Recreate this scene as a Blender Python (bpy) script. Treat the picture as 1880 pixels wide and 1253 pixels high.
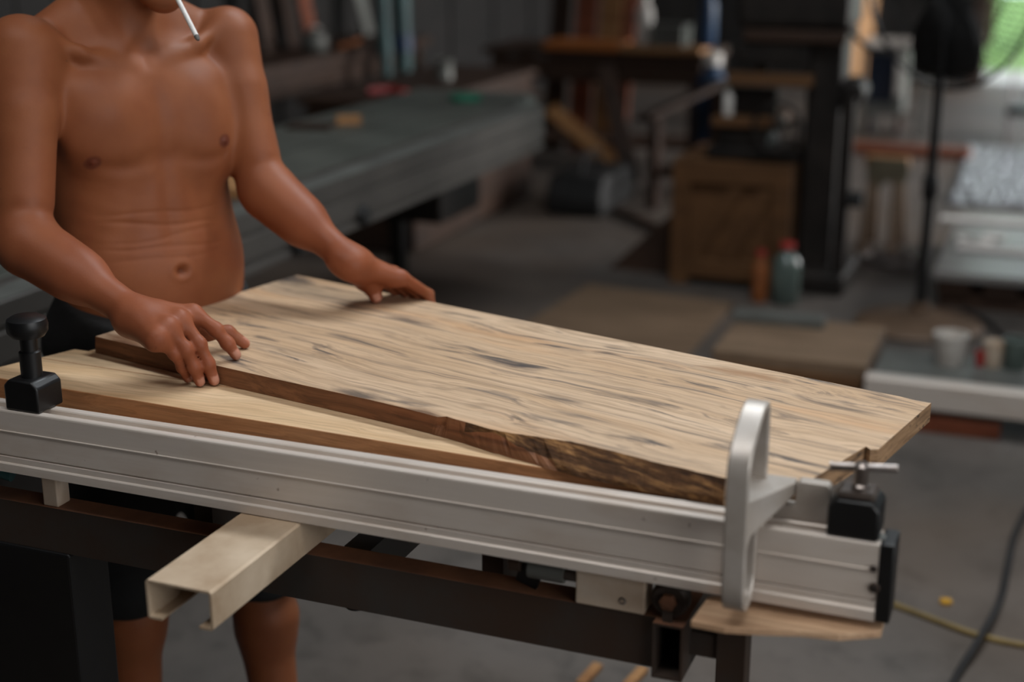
import bpy, bmesh, math, random
import numpy as np
from math import sin, cos, pi, radians, sqrt
from mathutils import Vector, Matrix

for o in list(bpy.data.objects): bpy.data.objects.remove(o)
scene = bpy.context.scene
COL = scene.collection
rnd = random.Random(7)

# ------------------------------------------------------------------ camera
PITCH, YAW, FPX = radians(16.95), radians(21.5), 2611.0
CAM = np.array([0, 0, 1.6])
cd = bpy.data.cameras.new('camera'); cam = bpy.data.objects.new('camera', cd); COL.objects.link(cam)
cam.location = CAM; cam.rotation_euler = (pi/2-PITCH, 0, YAW)
cd.lens = 50; cd.sensor_width = 36; cd.clip_end = 200
cd.dof.use_dof = True; cd.dof.focus_distance = 2.03; cd.dof.aperture_fstop = 1.8
scene.camera = cam

# pixel (1880x1253) -> direction -> point on a plane the thing touches
_fw = np.array([-sin(YAW)*cos(PITCH), cos(YAW)*cos(PITCH), -sin(PITCH)])
_rt = np.array([cos(YAW), sin(YAW), 0]); _up = np.cross(_rt, _fw)
def ray(x, y): return _fw + _rt*(x-940)/FPX - _up*(y-626.5)/FPX
def onz(x, y, z): d = ray(x, y); return CAM + d*(z-CAM[2])/d[2]
def ony(x, y, Y): d = ray(x, y); return CAM + d*Y/d[1]
def dep(x, y, t): return CAM + ray(x, y)*t

# ------------------------------------------------------------------ world and light
vs = scene.view_settings
vs.view_transform = 'Standard'; vs.look = 'None'; vs.gamma = 1; vs.use_curve_mapping = False
vs.exposure = -0.14
w = bpy.data.worlds.new('sky'); scene.world = w; w.use_nodes = True
w.node_tree.nodes['Background'].inputs[0].default_value = (.80, .90, 1.0, 1)
w.node_tree.nodes['Background'].inputs[1].default_value = 2.4
def area(name, loc, target, sx, sy, power, color):
    ld = bpy.data.lights.new(name, 'AREA'); ld.shape = 'RECTANGLE'; ld.size = sx; ld.size_y = sy
    ld.energy = power; ld.color = color
    o = bpy.data.objects.new(name, ld); COL.objects.link(o); o.location = loc
    o.rotation_euler = (Vector(target)-Vector(loc)).to_track_quat('-Z', 'Y').to_euler()
    return o
# clear roof strip above and behind the boards; added overhead and side fills; far doorway
area('skylight_strip_light', (.05, 3.68, 4.18), (-.2, 2.2, 1.5), 3.3, .45, 128, (.90, .96, 1.0))
area('overhead_fill_light', (-.4, .55, 4.18), (-.6, 1.2, 1.2), 3.3, .45, 50, (1.0, .97, .94))  # roof strip added out of view to lighten the shadows
area('side_fill_light', (1.74, .35, 1.75), (-1.2, 1.3, 1.0), 2.3, 1.5, 23, (1.0, .92, .83))  # unseen window fill, added to light the man from the right
area('doorway_daylight', (5.2, 10.4, 2.4), (-.8, 9.8, .4), 4.2, 2.6, 760, (1.0, .95, .91))

# ------------------------------------------------------------------ materials
def S(r, g, b):
    f = lambda c: (c/255/12.92) if c/255 <= .04045 else ((c/255+.055)/1.055)**2.4
    return (f(r), f(g), f(b), 1)
def new_mat(name):
    m = bpy.data.materials.new(name); m.use_nodes = True
    nt = m.node_tree; b = nt.nodes['Principled BSDF']
    return m, nt, b
def tex_noise(nt, vec, scale, detail=6, rough=.55, dist=0):
    n = nt.nodes.new('ShaderNodeTexNoise'); n.inputs['Scale'].default_value = scale; n.inputs['Detail'].default_value = detail
    n.inputs['Roughness'].default_value = rough; n.inputs['Distortion'].default_value = dist
    nt.links.new(vec, n.inputs['Vector']); return n.outputs['Fac']
def mapping(nt, scale=(1, 1, 1), rot=(0, 0, 0), kind='Object', loc=(0, 0, 0)):
    t = nt.nodes.new('ShaderNodeTexCoord'); mp = nt.nodes.new('ShaderNodeMapping')
    mp.inputs['Scale'].default_value = scale; mp.inputs['Rotation'].default_value = rot; mp.inputs['Location'].default_value = loc
    nt.links.new(t.outputs[kind], mp.inputs['Vector']); return mp.outputs['Vector']
def ramp(nt, fac, stops):
    r = nt.nodes.new('ShaderNodeValToRGB'); e = r.color_ramp.elements
    while len(e) < len(stops): e.new(.5)
    for i, (p, c) in enumerate(stops): e[i].position = p; e[i].color = c if len(c) == 4 else (*c, 1)
    nt.links.new(fac, r.inputs['Fac']); return r.outputs['Color']
def mixc(nt, fac, a, b, mode='MIX'):
    n = nt.nodes.new('ShaderNodeMix'); n.data_type = 'RGBA'; n.blend_type = mode
    for s, v in ((n.inputs['Factor'], fac), (n.inputs['A'], a), (n.inputs['B'], b)): pass
    ins = [i for i in n.inputs if i.type == 'RGBA']; fi = n.inputs[0]
    if isinstance(fac, (int, float)): fi.default_value = fac
    else: nt.links.new(fac, fi)
    for i, v in zip(ins, (a, b)):
        if isinstance(v, tuple): i.default_value = v
        else: nt.links.new(v, i)
    return [o for o in n.outputs if o.type == 'RGBA'][0]
def bump(nt, b, height, strength=.2, dist=.01):
    n = nt.nodes.new('ShaderNodeBump'); n.inputs['Strength'].default_value = strength; n.inputs['Distance'].default_value = dist
    nt.links.new(height, n.inputs['Height']); nt.links.new(n.outputs['Normal'], b.inputs['Normal'])
_M = {}
def pm(name, c1, c2=None, scale=8, rough=.6, metal=0, bmp=.15, stretch=(1, 1, 1), spec=.5, lo=.35, hi=.68, coat=0):
    if name in _M: return _M[name]
    m, nt, b = new_mat(name)
    c2 = c2 or tuple([x*.6 for x in c1[:3]]+[1])
    v = mapping(nt, stretch); n = tex_noise(nt, v, scale, 7, .6)
    nt.links.new(ramp(nt, n, [(lo, c2), (hi, c1)]), b.inputs['Base Color'])
    b.inputs['Roughness'].default_value = rough; b.inputs['Metallic'].default_value = metal
    b.inputs['Specular IOR Level'].default_value = spec; b.inputs['Coat Weight'].default_value = coat
    if bmp: bump(nt, b, n, bmp, .004)
    _M[name] = m; return m

def wood_mat(name, pale, mid, streak, grain_scale=1.0, streak_amt=.5, orange=None, rough=.55, spec=.3, marks=()):
    m, nt, b = new_mat(name)
    warp = tex_noise(nt, mapping(nt, (1.6, 4, 4)), 1.5, 3)
    v0 = mapping(nt, (1, 1, 1))
    add = nt.nodes.new('ShaderNodeVectorMath'); add.operation = 'MULTIPLY_ADD'
    nt.links.new(warp, add.inputs[0]); add.inputs[1].default_value = (.02, .10, .05); nt.links.new(v0, add.inputs[2])
    def stretched(s, loc=(0, 0, 0)):
        mp = nt.nodes.new('ShaderNodeMapping'); mp.inputs['Scale'].default_value = s; mp.inputs['Location'].default_value = loc
        nt.links.new(add.outputs[0], mp.inputs['Vector']); return mp.outputs['Vector']
    g = grain_scale
    broad = tex_noise(nt, stretched((.8*g, 7*g, 7*g)), 2.2, 4)
    fine = tex_noise(nt, stretched((3*g, 130*g, 130*g)), 1.2, 5, .65)
    fib = tex_noise(nt, stretched((14*g, 420*g, 420*g)), 1.0, 3)
    c = mixc(nt, ramp(nt, broad, [(.35, (0, 0, 0, 1)), (.65, (1, 1, 1, 1))]), pale, mid)
    c = mixc(nt, ramp(nt, fine, [(.42, (0, 0, 0, 1)), (.72, (.75, .75, .75, 1))]), c, tuple([x*.62 for x in mid[:3]]+[1]))
    c = mixc(nt, ramp(nt, fib, [(.5, (0, 0, 0, 1)), (.8, (.4, .4, .4, 1))]), c, tuple([x*.5 for x in mid[:3]]+[1]))
    if orange:
        o = tex_noise(nt, stretched((.7, 5, 5), (3, 1, 2)), 2.0, 3)
        c = mixc(nt, ramp(nt, o, [(.52, (0, 0, 0, 1)), (.7, (.7, .7, .7, 1))]), c, orange)
    if streak_amt:
        s1 = tex_noise(nt, stretched((1.7, 15, 15), (7, 3, 1)), 2.6, 6, .62, .6)
        c = mixc(nt, ramp(nt, s1, [(.57, (0, 0, 0, 1)), (.68, (streak_amt,)*3+(1,))]), c, streak)
        s2 = tex_noise(nt, stretched((1.1, 42, 42), (1, 9, 4)), 2.0, 4, .6, .3)
        c = mixc(nt, ramp(nt, s2, [(.56, (0, 0, 0, 1)), (.70, (streak_amt*.75,)*3+(1,))]), c, streak)
        s3 = tex_noise(nt, stretched((.5, 100, 100), (5, 2, 8)), 1.6, 3, .5, .2)
        c = mixc(nt, ramp(nt, s3, [(.56, (0, 0, 0, 1)), (.64, (streak_amt*.42,)*3+(1,))]), c, tuple([x*.4 for x in mid[:3]]+[1]))
    for (p_, size, col, amt) in marks:      # knots, weathered patches and painted arm shade at fixed places on the board
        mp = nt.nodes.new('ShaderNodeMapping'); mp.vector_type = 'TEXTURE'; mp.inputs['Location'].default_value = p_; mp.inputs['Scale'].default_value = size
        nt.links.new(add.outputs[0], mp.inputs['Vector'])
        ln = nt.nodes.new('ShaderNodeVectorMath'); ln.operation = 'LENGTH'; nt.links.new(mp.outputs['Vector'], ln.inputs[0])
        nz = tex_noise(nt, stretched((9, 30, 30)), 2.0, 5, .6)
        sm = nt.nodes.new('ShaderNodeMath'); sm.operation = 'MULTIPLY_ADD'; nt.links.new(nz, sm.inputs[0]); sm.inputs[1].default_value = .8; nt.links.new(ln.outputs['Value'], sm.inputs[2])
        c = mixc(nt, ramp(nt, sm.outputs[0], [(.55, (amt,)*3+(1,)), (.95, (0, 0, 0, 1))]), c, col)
    nt.links.new(c, b.inputs['Base Color'])
    b.inputs['Roughness'].default_value = rough; b.inputs['Specular IOR Level'].default_value = spec
    bump(nt, b, fine, .12, .002)
    return m

M_board_args = ('spalted_oak_face', S(210, 182, 153), S(196, 164, 131), S(72, 68, 68), .9, .9, S(196, 148, 104))
M_lower = wood_mat('pale_oak_face', S(220, 190, 154), S(206, 172, 132), S(120, 90, 66), 1.0, .15, S(196, 154, 110))
M_edge = wood_mat('oak_edge', S(196, 142, 98), S(168, 114, 74), S(76, 48, 32), 1.0, .5, S(188, 122, 74))
M_sawn = wood_mat('brown_sawn_edge', S(150, 103, 70), S(116, 75, 49), S(44, 30, 23), .8, .6, S(146, 84, 52))
M_bgwood = wood_mat('plain_timber', S(176, 132, 88), S(148, 104, 66), S(70, 50, 36), 1.0, .3)
M_greywood = wood_mat('weathered_timber', S(140, 116, 94), S(114, 93, 74), S(66, 52, 42), 1.0, .25)
M_redwood = wood_mat('red_timber', S(150, 84, 58), S(112, 60, 40), S(50, 30, 24), 1.0, .3)
M_ply = wood_mat('plywood_brown', S(112, 78, 48), S(86, 58, 34), S(60, 40, 26), .6, .3)
M_fascia = pm('dull_grey_fascia', S(78, 73, 68), S(62, 58, 54), 4, .5, .2, .05)
M_darkwood = wood_mat('dark_timber', S(70, 50, 38), S(50, 35, 27), S(30, 22, 18), .7, .3)

m, nt, b = new_mat('bark_wane'); M_bark = m
v = mapping(nt, (5, 50, 22)); n1 = tex_noise(nt, v, 2.4, 9, .72, .4)
n2 = tex_noise(nt, mapping(nt, (4, 6, 6)), 2.2, 4)
c = ramp(nt, n1, [(.34, S(34, 23, 16)), (.50, S(88, 60, 38)), (.62, S(146, 106, 66)), (.74, S(190, 148, 102))])
c = mixc(nt, ramp(nt, n2, [(.50, (0, 0, 0, 1)), (.62, (.7, .7, .7, 1))]), c, S(46, 30, 21))
nt.links.new(c, b.inputs['Base Color']); b.inputs['Roughness'].default_value = .85; b.inputs['Specular IOR Level'].default_value = .15; bump(nt, b, n1, .8, .004)

m, nt, b = new_mat('sawn_end_grain'); M_end = m
v = mapping(nt, (30, 5, 60)); n1 = tex_noise(nt, v, 2, 6, .65)
n2 = tex_noise(nt, mapping(nt, (3, 7, 16)), 3, 4, .6, 1.2)
c = ramp(nt, n1, [(.35, S(120, 92, 66)), (.65, S(176, 140, 104))])
c = mixc(nt, ramp(nt, n2, [(.56, (0, 0, 0, 1)), (.64, (.85, .85, .85, 1))]), c, S(48, 38, 34))
nt.links.new(c, b.inputs['Base Color']); b.inputs['Roughness'].default_value = .7; bump(nt, b, n1, .2, .002)

# brushed aluminium
m, nt, b = new_mat('anodised_aluminium'); M_alu = m
v = mapping(nt, (2, 90, 90)); n1 = tex_noise(nt, v, 3, 4)
n2 = tex_noise(nt, mapping(nt, (3, 9, 9)), 3, 5)
n3 = tex_noise(nt, mapping(nt, (1, 1, 1)), 70, 2)
c = mixc(nt, n1, S(200, 189, 179), S(212, 201, 191))
c = mixc(nt, ramp(nt, n2, [(.5, (0, 0, 0, 1)), (.8, (.35, .35, .35, 1))]), c, S(168, 142, 118))
c = mixc(nt, ramp(nt, n3, [(.72, (0, 0, 0, 1)), (.78, (.7, .7, .7, 1))]), c, S(104, 78, 62))
nt.links.new(c, b.inputs['Base Color']); b.inputs['Metallic'].default_value = .2
nt.links.new(ramp(nt, n1, [(0, (.30,)*3+(1,)), (1, (.42,)*3+(1,))]), b.inputs['Roughness'])
M_cast = pm('cast_aluminium', S(196, 189, 182), S(172, 162, 152), 14, .4, .35, .05)
M_steel = pm('bright_steel', S(190, 184, 184), S(140, 130, 124), 20, .3, .9, .05)
M_greymetal = pm('painted_grey_metal', S(106, 107, 102), S(84, 84, 80), 6, .5, .2, .05)
M_black = pm('black_plastic', S(16, 16, 17), S(11, 11, 12), 20, .42, 0, .05)
M_rubber = pm('black_rubber', S(22, 21, 20), S(14, 14, 14), 20, .7, 0, .05)
M_darkiron = pm('dark_cast_iron', S(48, 42, 38), S(26, 22, 20), 7, .55, .5, .2)
M_rusty = pm('rusty_painted_steel', S(64, 59, 55), S(64, 48, 38), 9, .6, .3, .15)
M_rusttop = pm('rust_dusted_steel', S(124, 82, 56), S(92, 60, 42), 14, .75, .1, .2)
M_cream = pm('cream_painted_steel', S(200, 180, 156), S(166, 142, 116), 9, .5, .1, .08)
M_white = pm('white_plastic', S(214, 210, 204), S(180, 172, 164), 5, .4, 0, .03)
M_nylon = pm('stained_white_nylon', S(206, 192, 176), S(186, 162, 138), 12, .5, 0, .05)
M_teal = pm('teal_plastic', S(48, 84, 84), S(34, 62, 64), 6, .5, 0, .05)
M_blue = pm('blue_plastic', S(24, 58, 92), S(16, 40, 66), 6, .45, 0, .05)
M_red = pm('red_plastic', S(170, 52, 48), S(130, 36, 34), 6, .45, 0, .03)
M_orange = pm('orange_webbing', S(140, 78, 32), S(108, 60, 26), 16, .7, 0, .1)
M_green = pm('green_plastic', S(36, 110, 84), S(26, 80, 62), 8, .5, 0, .03)
M_yellow = pm('yellow_rubber', S(140, 116, 62), S(110, 90, 46), 10, .55, 0, .05)
M_cable = pm('grey_black_cable', S(44, 42, 42), S(32, 30, 30), 20, .5, 0, .05)
M_glass = pm('murky_bottle_plastic', S(96, 108, 102), S(66, 76, 72), 6, .2, 0, 0)
M_darkglass = pm('dark_glass', S(34, 42, 56), S(22, 28, 38), 3, .12, 0, 0)
M_sheet = pm('crumpled_grey_sheet', S(150, 152, 156), S(110, 112, 118), 10, .35, .2, .4)
M_paper_glare = pm('white_paper_and_glare', S(226, 224, 220), S(206, 202, 198), 8, .7, 0, .02)
M_ash = pm('cigarette_ash', S(132, 128, 124), S(70, 66, 64), 120, .9, 0, .4)
M_ironwood = pm('grey_cast_table', S(104, 106, 99), S(80, 82, 76), 5, .42, .35, .08)
M_foliage = pm('sunlit_leaves', S(176, 212, 104), S(116, 168, 58), 9, .6, 0, .1)
M_trunk = pm('tree_bark', S(104, 84, 64), S(66, 52, 40), 12, .9, 0, .4)
M_grass = pm('sunlit_grass', S(140, 178, 92), S(104, 144, 66), 4, .9, 0, .2)
M_pave = pm('pale_paving', S(208, 206, 200), S(180, 176, 168), 2, .8, 0, .1)

m, nt, b = new_mat('dusty_concrete'); M_floor = m
v = mapping(nt)
n1 = tex_noise(nt, v, 1.4, 6, .6); n2 = tex_noise(nt, v, 9, 8, .65, .4); n3 = tex_noise(nt, v, .5, 3)
c = mixc(nt, ramp(nt, n1, [(.35, (0, 0, 0, 1)), (.65, (1, 1, 1, 1))]), S(76, 70, 65), S(98, 90, 84))
c = mixc(nt, ramp(nt, n2, [(.5, (0, 0, 0, 1)), (.66, (.55, .55, .55, 1))]), c, S(55, 50, 46))
c = mixc(nt, ramp(nt, n3, [(.48, (0, 0, 0, 1)), (.6, (.5, .5, .5, 1))]), c, S(92, 75, 60))
nt.links.new(c, b.inputs['Base Color']); b.inputs['Roughness'].default_value = .62; bump(nt, b, n2, .25, .004)
M_wall = pm('sooty_boarding', S(25, 21, 19), S(15, 13, 11), 2.2, .85, 0, .2, (1, 1, 4))
M_roof = pm('dark_roof_sheet', S(48, 45, 43), S(34, 31, 29), 2, .8, 0, .1)

# ------------------------------------------------------------------ geometry helpers
class B:
    """collects shapes; build() links them as one mesh object"""
    def __init__(s): s.bm = bmesh.new(); s.mi = 0
    def _new(s, verts, faces):
        vs_ = [s.bm.verts.new(v) for v in verts]
        for f in faces:
            try: fc = s.bm.faces.new([vs_[i] for i in f]); fc.material_index = s.mi
            except ValueError: pass
        return s
    def box(s, c, d, rz=0, rot=None):
        x, y, z = d[0]/2, d[1]/2, d[2]/2
        M = rot or Matrix.Rotation(rz, 3, 'Z'); c = Vector(c)
        v = [c + M @ Vector((sx*x, sy*y, sz*z)) for sx in (-1, 1) for sy in (-1, 1) for sz in (-1, 1)]
        return s._new(v, [(0, 1, 3, 2), (4, 6, 7, 5), (0, 4, 5, 1), (2, 3, 7, 6), (0, 2, 6, 4), (1, 5, 7, 3)])
    def bb(s, lo, hi): return s.box([(a+b_)/2 for a, b_ in zip(lo, hi)], [b_-a for a, b_ in zip(lo, hi)])
    def tube(s, path, r, seg=10, caps=True):
        path = [Vector(p) for p in path]; rr = r if isinstance(r, (list, tuple)) else [r]*len(path)
        rings = []; up = None
        for i, p in enumerate(path):
            t = (path[min(i+1, len(path)-1)]-path[max(i-1, 0)]).normalized()
            if up is None: up = t.orthogonal().normalized()
            up = (up - t*up.dot(t)).normalized(); bi = t.cross(up)
            rings.append([p+(up*cos(2*pi*k/seg)+bi*sin(2*pi*k/seg))*rr[i] for k in range(seg)])
        v = [q for rg in rings for q in rg]; f = []
        for i in range(len(path)-1):
            for k in range(seg):
                a, b_ = i*seg+k, i*seg+(k+1) % seg
                f.append((a, b_, b_+seg, a+seg))
        if caps: f.append(tuple(range(seg))[::-1]); f.append(tuple((len(path)-1)*seg+k for k in range(seg)))
        return s._new(v, f)
    def cyl(s, p0, p1, r, seg=20, r2=None): return s.tube([p0, p1], [r, r2 if r2 is not None else r], seg)
    def lathe(s, prof, o, seg=24, axis=(0, 0, 1)):
        q = Vector((0, 0, 1)).rotation_difference(Vector(axis)); o = Vector(o); v = []; f = []
        for r, z in prof:
            for k in range(seg): v.append(o + q @ Vector((r*cos(2*pi*k/seg), r*sin(2*pi*k/seg), z)))
        for i in range(len(prof)-1):
            for k in range(seg):
                a, b_ = i*seg+k, i*seg+(k+1) % seg; f.append((a, b_, b_+seg, a+seg))
        if prof[0][0] > 1e-5: f.append(tuple(range(seg))[::-1])
        if prof[-1][0] > 1e-5: f.append(tuple((len(prof)-1)*seg+k for k in range(seg)))
        return s._new(v, f)
    def prism(s, poly, fn, h0, h1):
        """polygon (u,v) extruded between h0 and h1, fn(u,v,h)->point"""
        n = len(poly); v = [fn(a, b_, h0) for a, b_ in poly]+[fn(a, b_, h1) for a, b_ in poly]
        f = [tuple(range(n))[::-1], tuple(range(n, 2*n))]+[(i, (i+1) % n, (i+1) % n+n, i+n) for i in range(n)]
        return s._new(v, f)
    def build(s, name, mats, parent=None, smooth=False, bevel=0, seg=2, ang=40):
        bmesh.ops.recalc_face_normals(s.bm, faces=s.bm.faces)
        me = bpy.data.meshes.new(name); s.bm.to_mesh(me); s.bm.free()
        for m_ in (mats if isinstance(mats, (list, tuple)) else [mats]): me.materials.append(m_)
        o = bpy.data.objects.new(name, me); COL.objects.link(o)
        if smooth:
            me.polygons.foreach_set('use_smooth', [True]*len(me.polygons))
            me.set_sharp_from_angle(angle=radians(ang))
        if bevel:
            md = o.modifiers.new('bevel', 'BEVEL'); md.width = bevel; md.segments = seg; md.limit_method = 'ANGLE'; md.angle_limit = radians(35)
        if parent: attach(o, parent)
        return o
def attach(o, parent):
    o.parent = parent
    o.matrix_parent_inverse = (Matrix.Translation(parent.location) @ parent.rotation_euler.to_matrix().to_4x4()).inverted()
def tag(o, label, cat, group=None):
    o['label'] = label; o['category'] = cat
    if group: o['group'] = group
    return o
def thing(name, loc, label, cat, group=None, rz=0):
    o = bpy.data.objects.new(name, None); COL.objects.link(o); o.location = loc; o.rotation_euler = (0, 0, rz); o.empty_display_size = .05
    return tag(o, label, cat, group)
def struct(o): o['kind'] = 'structure'; return o
def V(*a): return Vector(a)

# ------------------------------------------------------------------ the building
YB = 14.2
b = B(); b.bb((-6, -3.0, -.1), (5.5, YB+.2, 0)); struct(b.build('floor', M_floor))
wl = struct(B().bb((-4.75, -3.0, 0), (-4.6, YB, 4.25)).build('wall_left', M_wall))
for i in range(40):   # upright boards of the side wall
    y0 = 2.5+i*.29
    B().bb((-4.6, y0, 0), (-4.57-.006*(i % 3), y0+.27, 4.25)).build('plank', M_wall, wl)
wb = struct(B().bb((-4.75, YB, 0), (-.88, YB+.15, 4.25)).bb((3.2, YB, 0), (5.5, YB+.15, 4.25)).bb((-.88, YB, 2.5), (3.2, YB+.15, 4.25)).build('wall_back', M_wall))
for i in range(12):
    x0 = -4.5+i*.283
    B().bb((x0, YB-.03-.006*(i % 3), 0), (x0+.265, YB, 4.25)).build('plank', M_wall, wb)
struct(B().bb((1.80, -3.0, 0), (1.95, -.85, 4.25)).bb((1.80, 1.55, 0), (1.95, 7.6, 4.25)).bb((1.80, -.85, 0), (1.95, 1.55, .95)).bb((1.80, -.85, 2.55), (1.95, 1.55, 4.25)).build('wall_right', M_wall))  # unseen wall set close; opening added for the side fill
struct(B().bb((-4.75, -3.15, 0), (1.95, -3.0, 4.25)).build('wall_front', M_wall))
struct(B().bb((-4.75, 4.1, 4.25), (5.5, YB+.3, 4.4)).bb((-4.75, -3.15, 4.25), (5.5, .25, 4.4)).bb((-4.75, .85, 4.25), (5.5, 3.3, 4.4)).bb((-4.75, .25, 4.25), (-2.1, .85, 4.4)).bb((1.3, .25, 4.25), (5.5, .85, 4.4)).bb((-4.75, 3.3, 4.25), (-1.65, 4.1, 4.4)).bb((1.75, 3.3, 4.25), (5.5, 4.1, 4.4)).build('ceiling', M_roof))  # forward slot added for the overhead fill strip
struct(B().bb((-.96, YB-.05, 0), (-.84, YB+.2, 2.55)).build('trim_1', M_darkwood))

# outdoors beyond the doorway
struct(B().bb((-6, YB+.2, -.12), (9, YB+1.6, -.02)).build('pavement', M_pave))
struct(B().bb((-12, YB+1.6, -.14), (16, YB+16, -.03)).build('lawn', M_grass))
def bush(px_, Y, h, rx, label):
    p = ony(px_, 60, Y); t = thing('leafy_shrub', (p[0], Y, -.03), label, 'shrub', 'shrubs outside the doorway')
    B().tube([(p[0], Y, -.03), (p[0]+.05, Y, h*.5), (p[0], Y+.05, h*.75)], [.06, .05, .03], 8).build('stem', M_trunk, t, True)
    r = random.Random(int(px_)); vv = []; ff = []
    for i in range(2600):
        a, e, q = r.uniform(0, 2*pi), math.asin(r.uniform(-.75, 1)), r.uniform(.55, 1)**.5
        c = V(p[0]+rx*q*cos(e)*cos(a), Y+rx*.8*q*cos(e)*sin(a), h*.55+h*.5*q*sin(e))
        d1 = V(r.gauss(0, 1), r.gauss(0, 1), r.gauss(0, 1)).normalized(); d2 = d1.orthogonal().normalized(); n_ = len(vv)
        vv += [c-d1*.07, c+d2*.032, c+d1*.07, c-d2*.032]; ff.append((n_, n_+1, n_+2, n_+3))
    q = B(); q._new(vv, ff); f_ = q.build('foliage', M_foliage, t); f_['kind'] = 'stuff'
bush(1815, 19.0, 2.9, 1.3, 'sunlit green shrub outside, nearest the door post')
bush(2250, 18.2, 2.5, 1.2, 'sunlit green shrub outside, farther from the door post')

# ------------------------------------------------------------------ saw outrigger: fence beam, frame, channel
FX0, FX1, FY, FZ, FB = -1.85, -.150, 1.50, .92, .825
fence = thing('fence_beam', (-.9, 1.52, FB), 'long silver aluminium fence profile with a slotted top, crossing the foreground', 'saw fence')
prof = [(1.4995, .8250), (1.4975, .8262), (1.4975, .8385), (1.4990, .8400), (1.5005, .8405), (1.5005, .8488), (1.5050, .8492), (1.5050, .8515), (1.5015, .8520), (1.5015, .8868), (1.5000, .8872), (1.5000, .8884), (1.5015, .8890),
        (1.5015, .9168), (1.5022, .9188), (1.5040, .9200), (1.5120, .9200), (1.5135, .9185), (1.5135, .9060), (1.5280, .9060), (1.5280, .9185), (1.5295, .9200), (1.5410, .9200), (1.5425, .9188), (1.5425, .8250)]
b = B(); b.prism(prof, lambda u, v_, h: (h, u, v_), FX0, FX1)
b.build('profile', M_alu, fence)
b = B(); b.prism([(1.500, .824), (1.545, .824), (1.545, .922), (1.500, .921)], lambda u, v_, h: (h, u, v_), FX1+.0006, FX1+.017)
b.build('end_cap', M_black, fence, True, .002)
B().prism([(1.5135, .906), (1.5280, .906), (1.5280, .9225), (1.5135, .9225)], lambda u, v_, h: (h, u, v_), FX1-.022, FX1+.004).build('slot_plug', M_greymetal, fence, False, .002)
for (x, y, r) in ((1604, 1045, .0042), (1605, 1080, .0062)):
    p = ony(x, y, FY)
    s_ = B().lathe([(r, 0), (r, .0012), (r*.8, .0018), (0, .0018)], (p[0], FY, p[2]), 20, (0, -1, 0)).build('screw', M_rusty, fence, True)
    B().box((p[0], FY-.0019, p[2]), (r*1.3, .0006, r*.28)).box((p[0], FY-.0019, p[2]), (r*.28, .0006, r*1.3)).build('slot', M_rubber, s_)

# steel frame under the fence
TZ0, TZ1, TY0, TY1 = .703, .772, 1.516, 1.556
frame = thing('steel_frame', (-.9, 1.55, 0), 'dark rusty box-section steel frame under the aluminium fence', 'frame')
def hollow(name, lo, hi, ax, t, mats, parent):
    """box tube open at both ends along axis ax; top faces get the dusty material"""
    b = B(); lo, hi = list(lo), list(hi); o1, o2 = [i for i in range(3) if i != ax]
    for (i, side) in ((o1, 0), (o1, 1), (o2, 0), (o2, 1)):
        l, h = lo[:], hi[:]
        if side == 0: h[i] = lo[i]+t
        else: l[i] = hi[i]-t
        if i == o2: l[o1] = lo[o1]+t; h[o1] = hi[o1]-t
        b.bb(l, h)
    for f in b.bm.faces:
        f.normal_update()
        if f.normal.z > .9 and f.calc_center_median().z > hi[2]-.001: f.material_index = 1
    return b.build(name, mats, parent)
hollow('front_tube', (-1.90, TY0, TZ0), (-.4085, TY1, TZ1), 0, .003, [M_rusty, M_rusttop], frame)
hollow('side_tube', (-.408, 1.500, TZ0-.004), (-.370, 1.96, TZ1+.001), 1, .003, [M_rusty, M_rusttop], frame)
hollow('rear_tube', (-1.0, 1.92, TZ0), (-.4085, 1.96, TZ1), 0, .003, [M_rusty, M_rusttop], frame)
hollow('cross_tube', (-.86, TY1+.001, TZ0+.01), (-.82, 1.919, TZ1-.002), 1, .003, [M_black, M_black], frame)
hollow('board_support', (-.66, 1.62, .82), (-.62, 1.95, .8845), 1, .003, [M_rusty, M_rusty], frame)
hollow('board_support', (-1.10, 1.62, .82), (-1.06, 1.90, .8845), 1, .003, [M_rusty, M_rusty], frame)
for x in (-.64, -1.08): B().bb((x-.015, 1.556, .735), (x+.015, 1.66, .8195)).build('gusset', M_rusty, frame)
for x, y0, z0 in ((-.64, 1.92, TZ1),):
    y = y0+.02
    B().bb((x-.015, y-.012, z0 if y < 1.6 else .772), (x+.015, y+.012, .8195 if y > 1.62 else .8195)).build('upright', M_rusty, frame)
B().box((-.74, 1.83, .795), (.30, .035, .045), radians(14)).build('diagonal_plate', M_black, frame)
hollow('leg', (-.335, 1.53, 0), (-.300, 1.566, .806), 2, .003, [M_rusty, M_rusty], frame)
hollow('leg', (-.420, 1.922, 0), (-.388, 1.958, TZ0-.004), 2, .003, [M_rusty, M_rusty], frame)
B().bb((-.370, 1.535, .720), (-.335, 1.562, .750)).build('leg_bracket', M_rusty, frame)
B().bb((-1.70, 1.512, 0), (-1.285, 1.60, TZ0-.0005)).build('leg_panel', M_black, frame, False, .004)
B().lathe([(.0, 0), (.014, 0), (.016, .002), (.016, .006)], (-.830, 1.535, TZ0-.006), 16).build('bolt_head', M_black, frame, True)
p = onz(75, 905, .80)
B().bb((p[0]-.012, 1.520, TZ1), (p[0]+.014, 1.548, FB)).build('spacer_block', M_nylon, frame, False, .002)
B().tube([(-1.46, 1.54, .775), (-1.44, 1.535, .81), (-1.40, 1.545, .80)], .012, 10).build('cable_gland', M_teal, frame, True)

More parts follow.
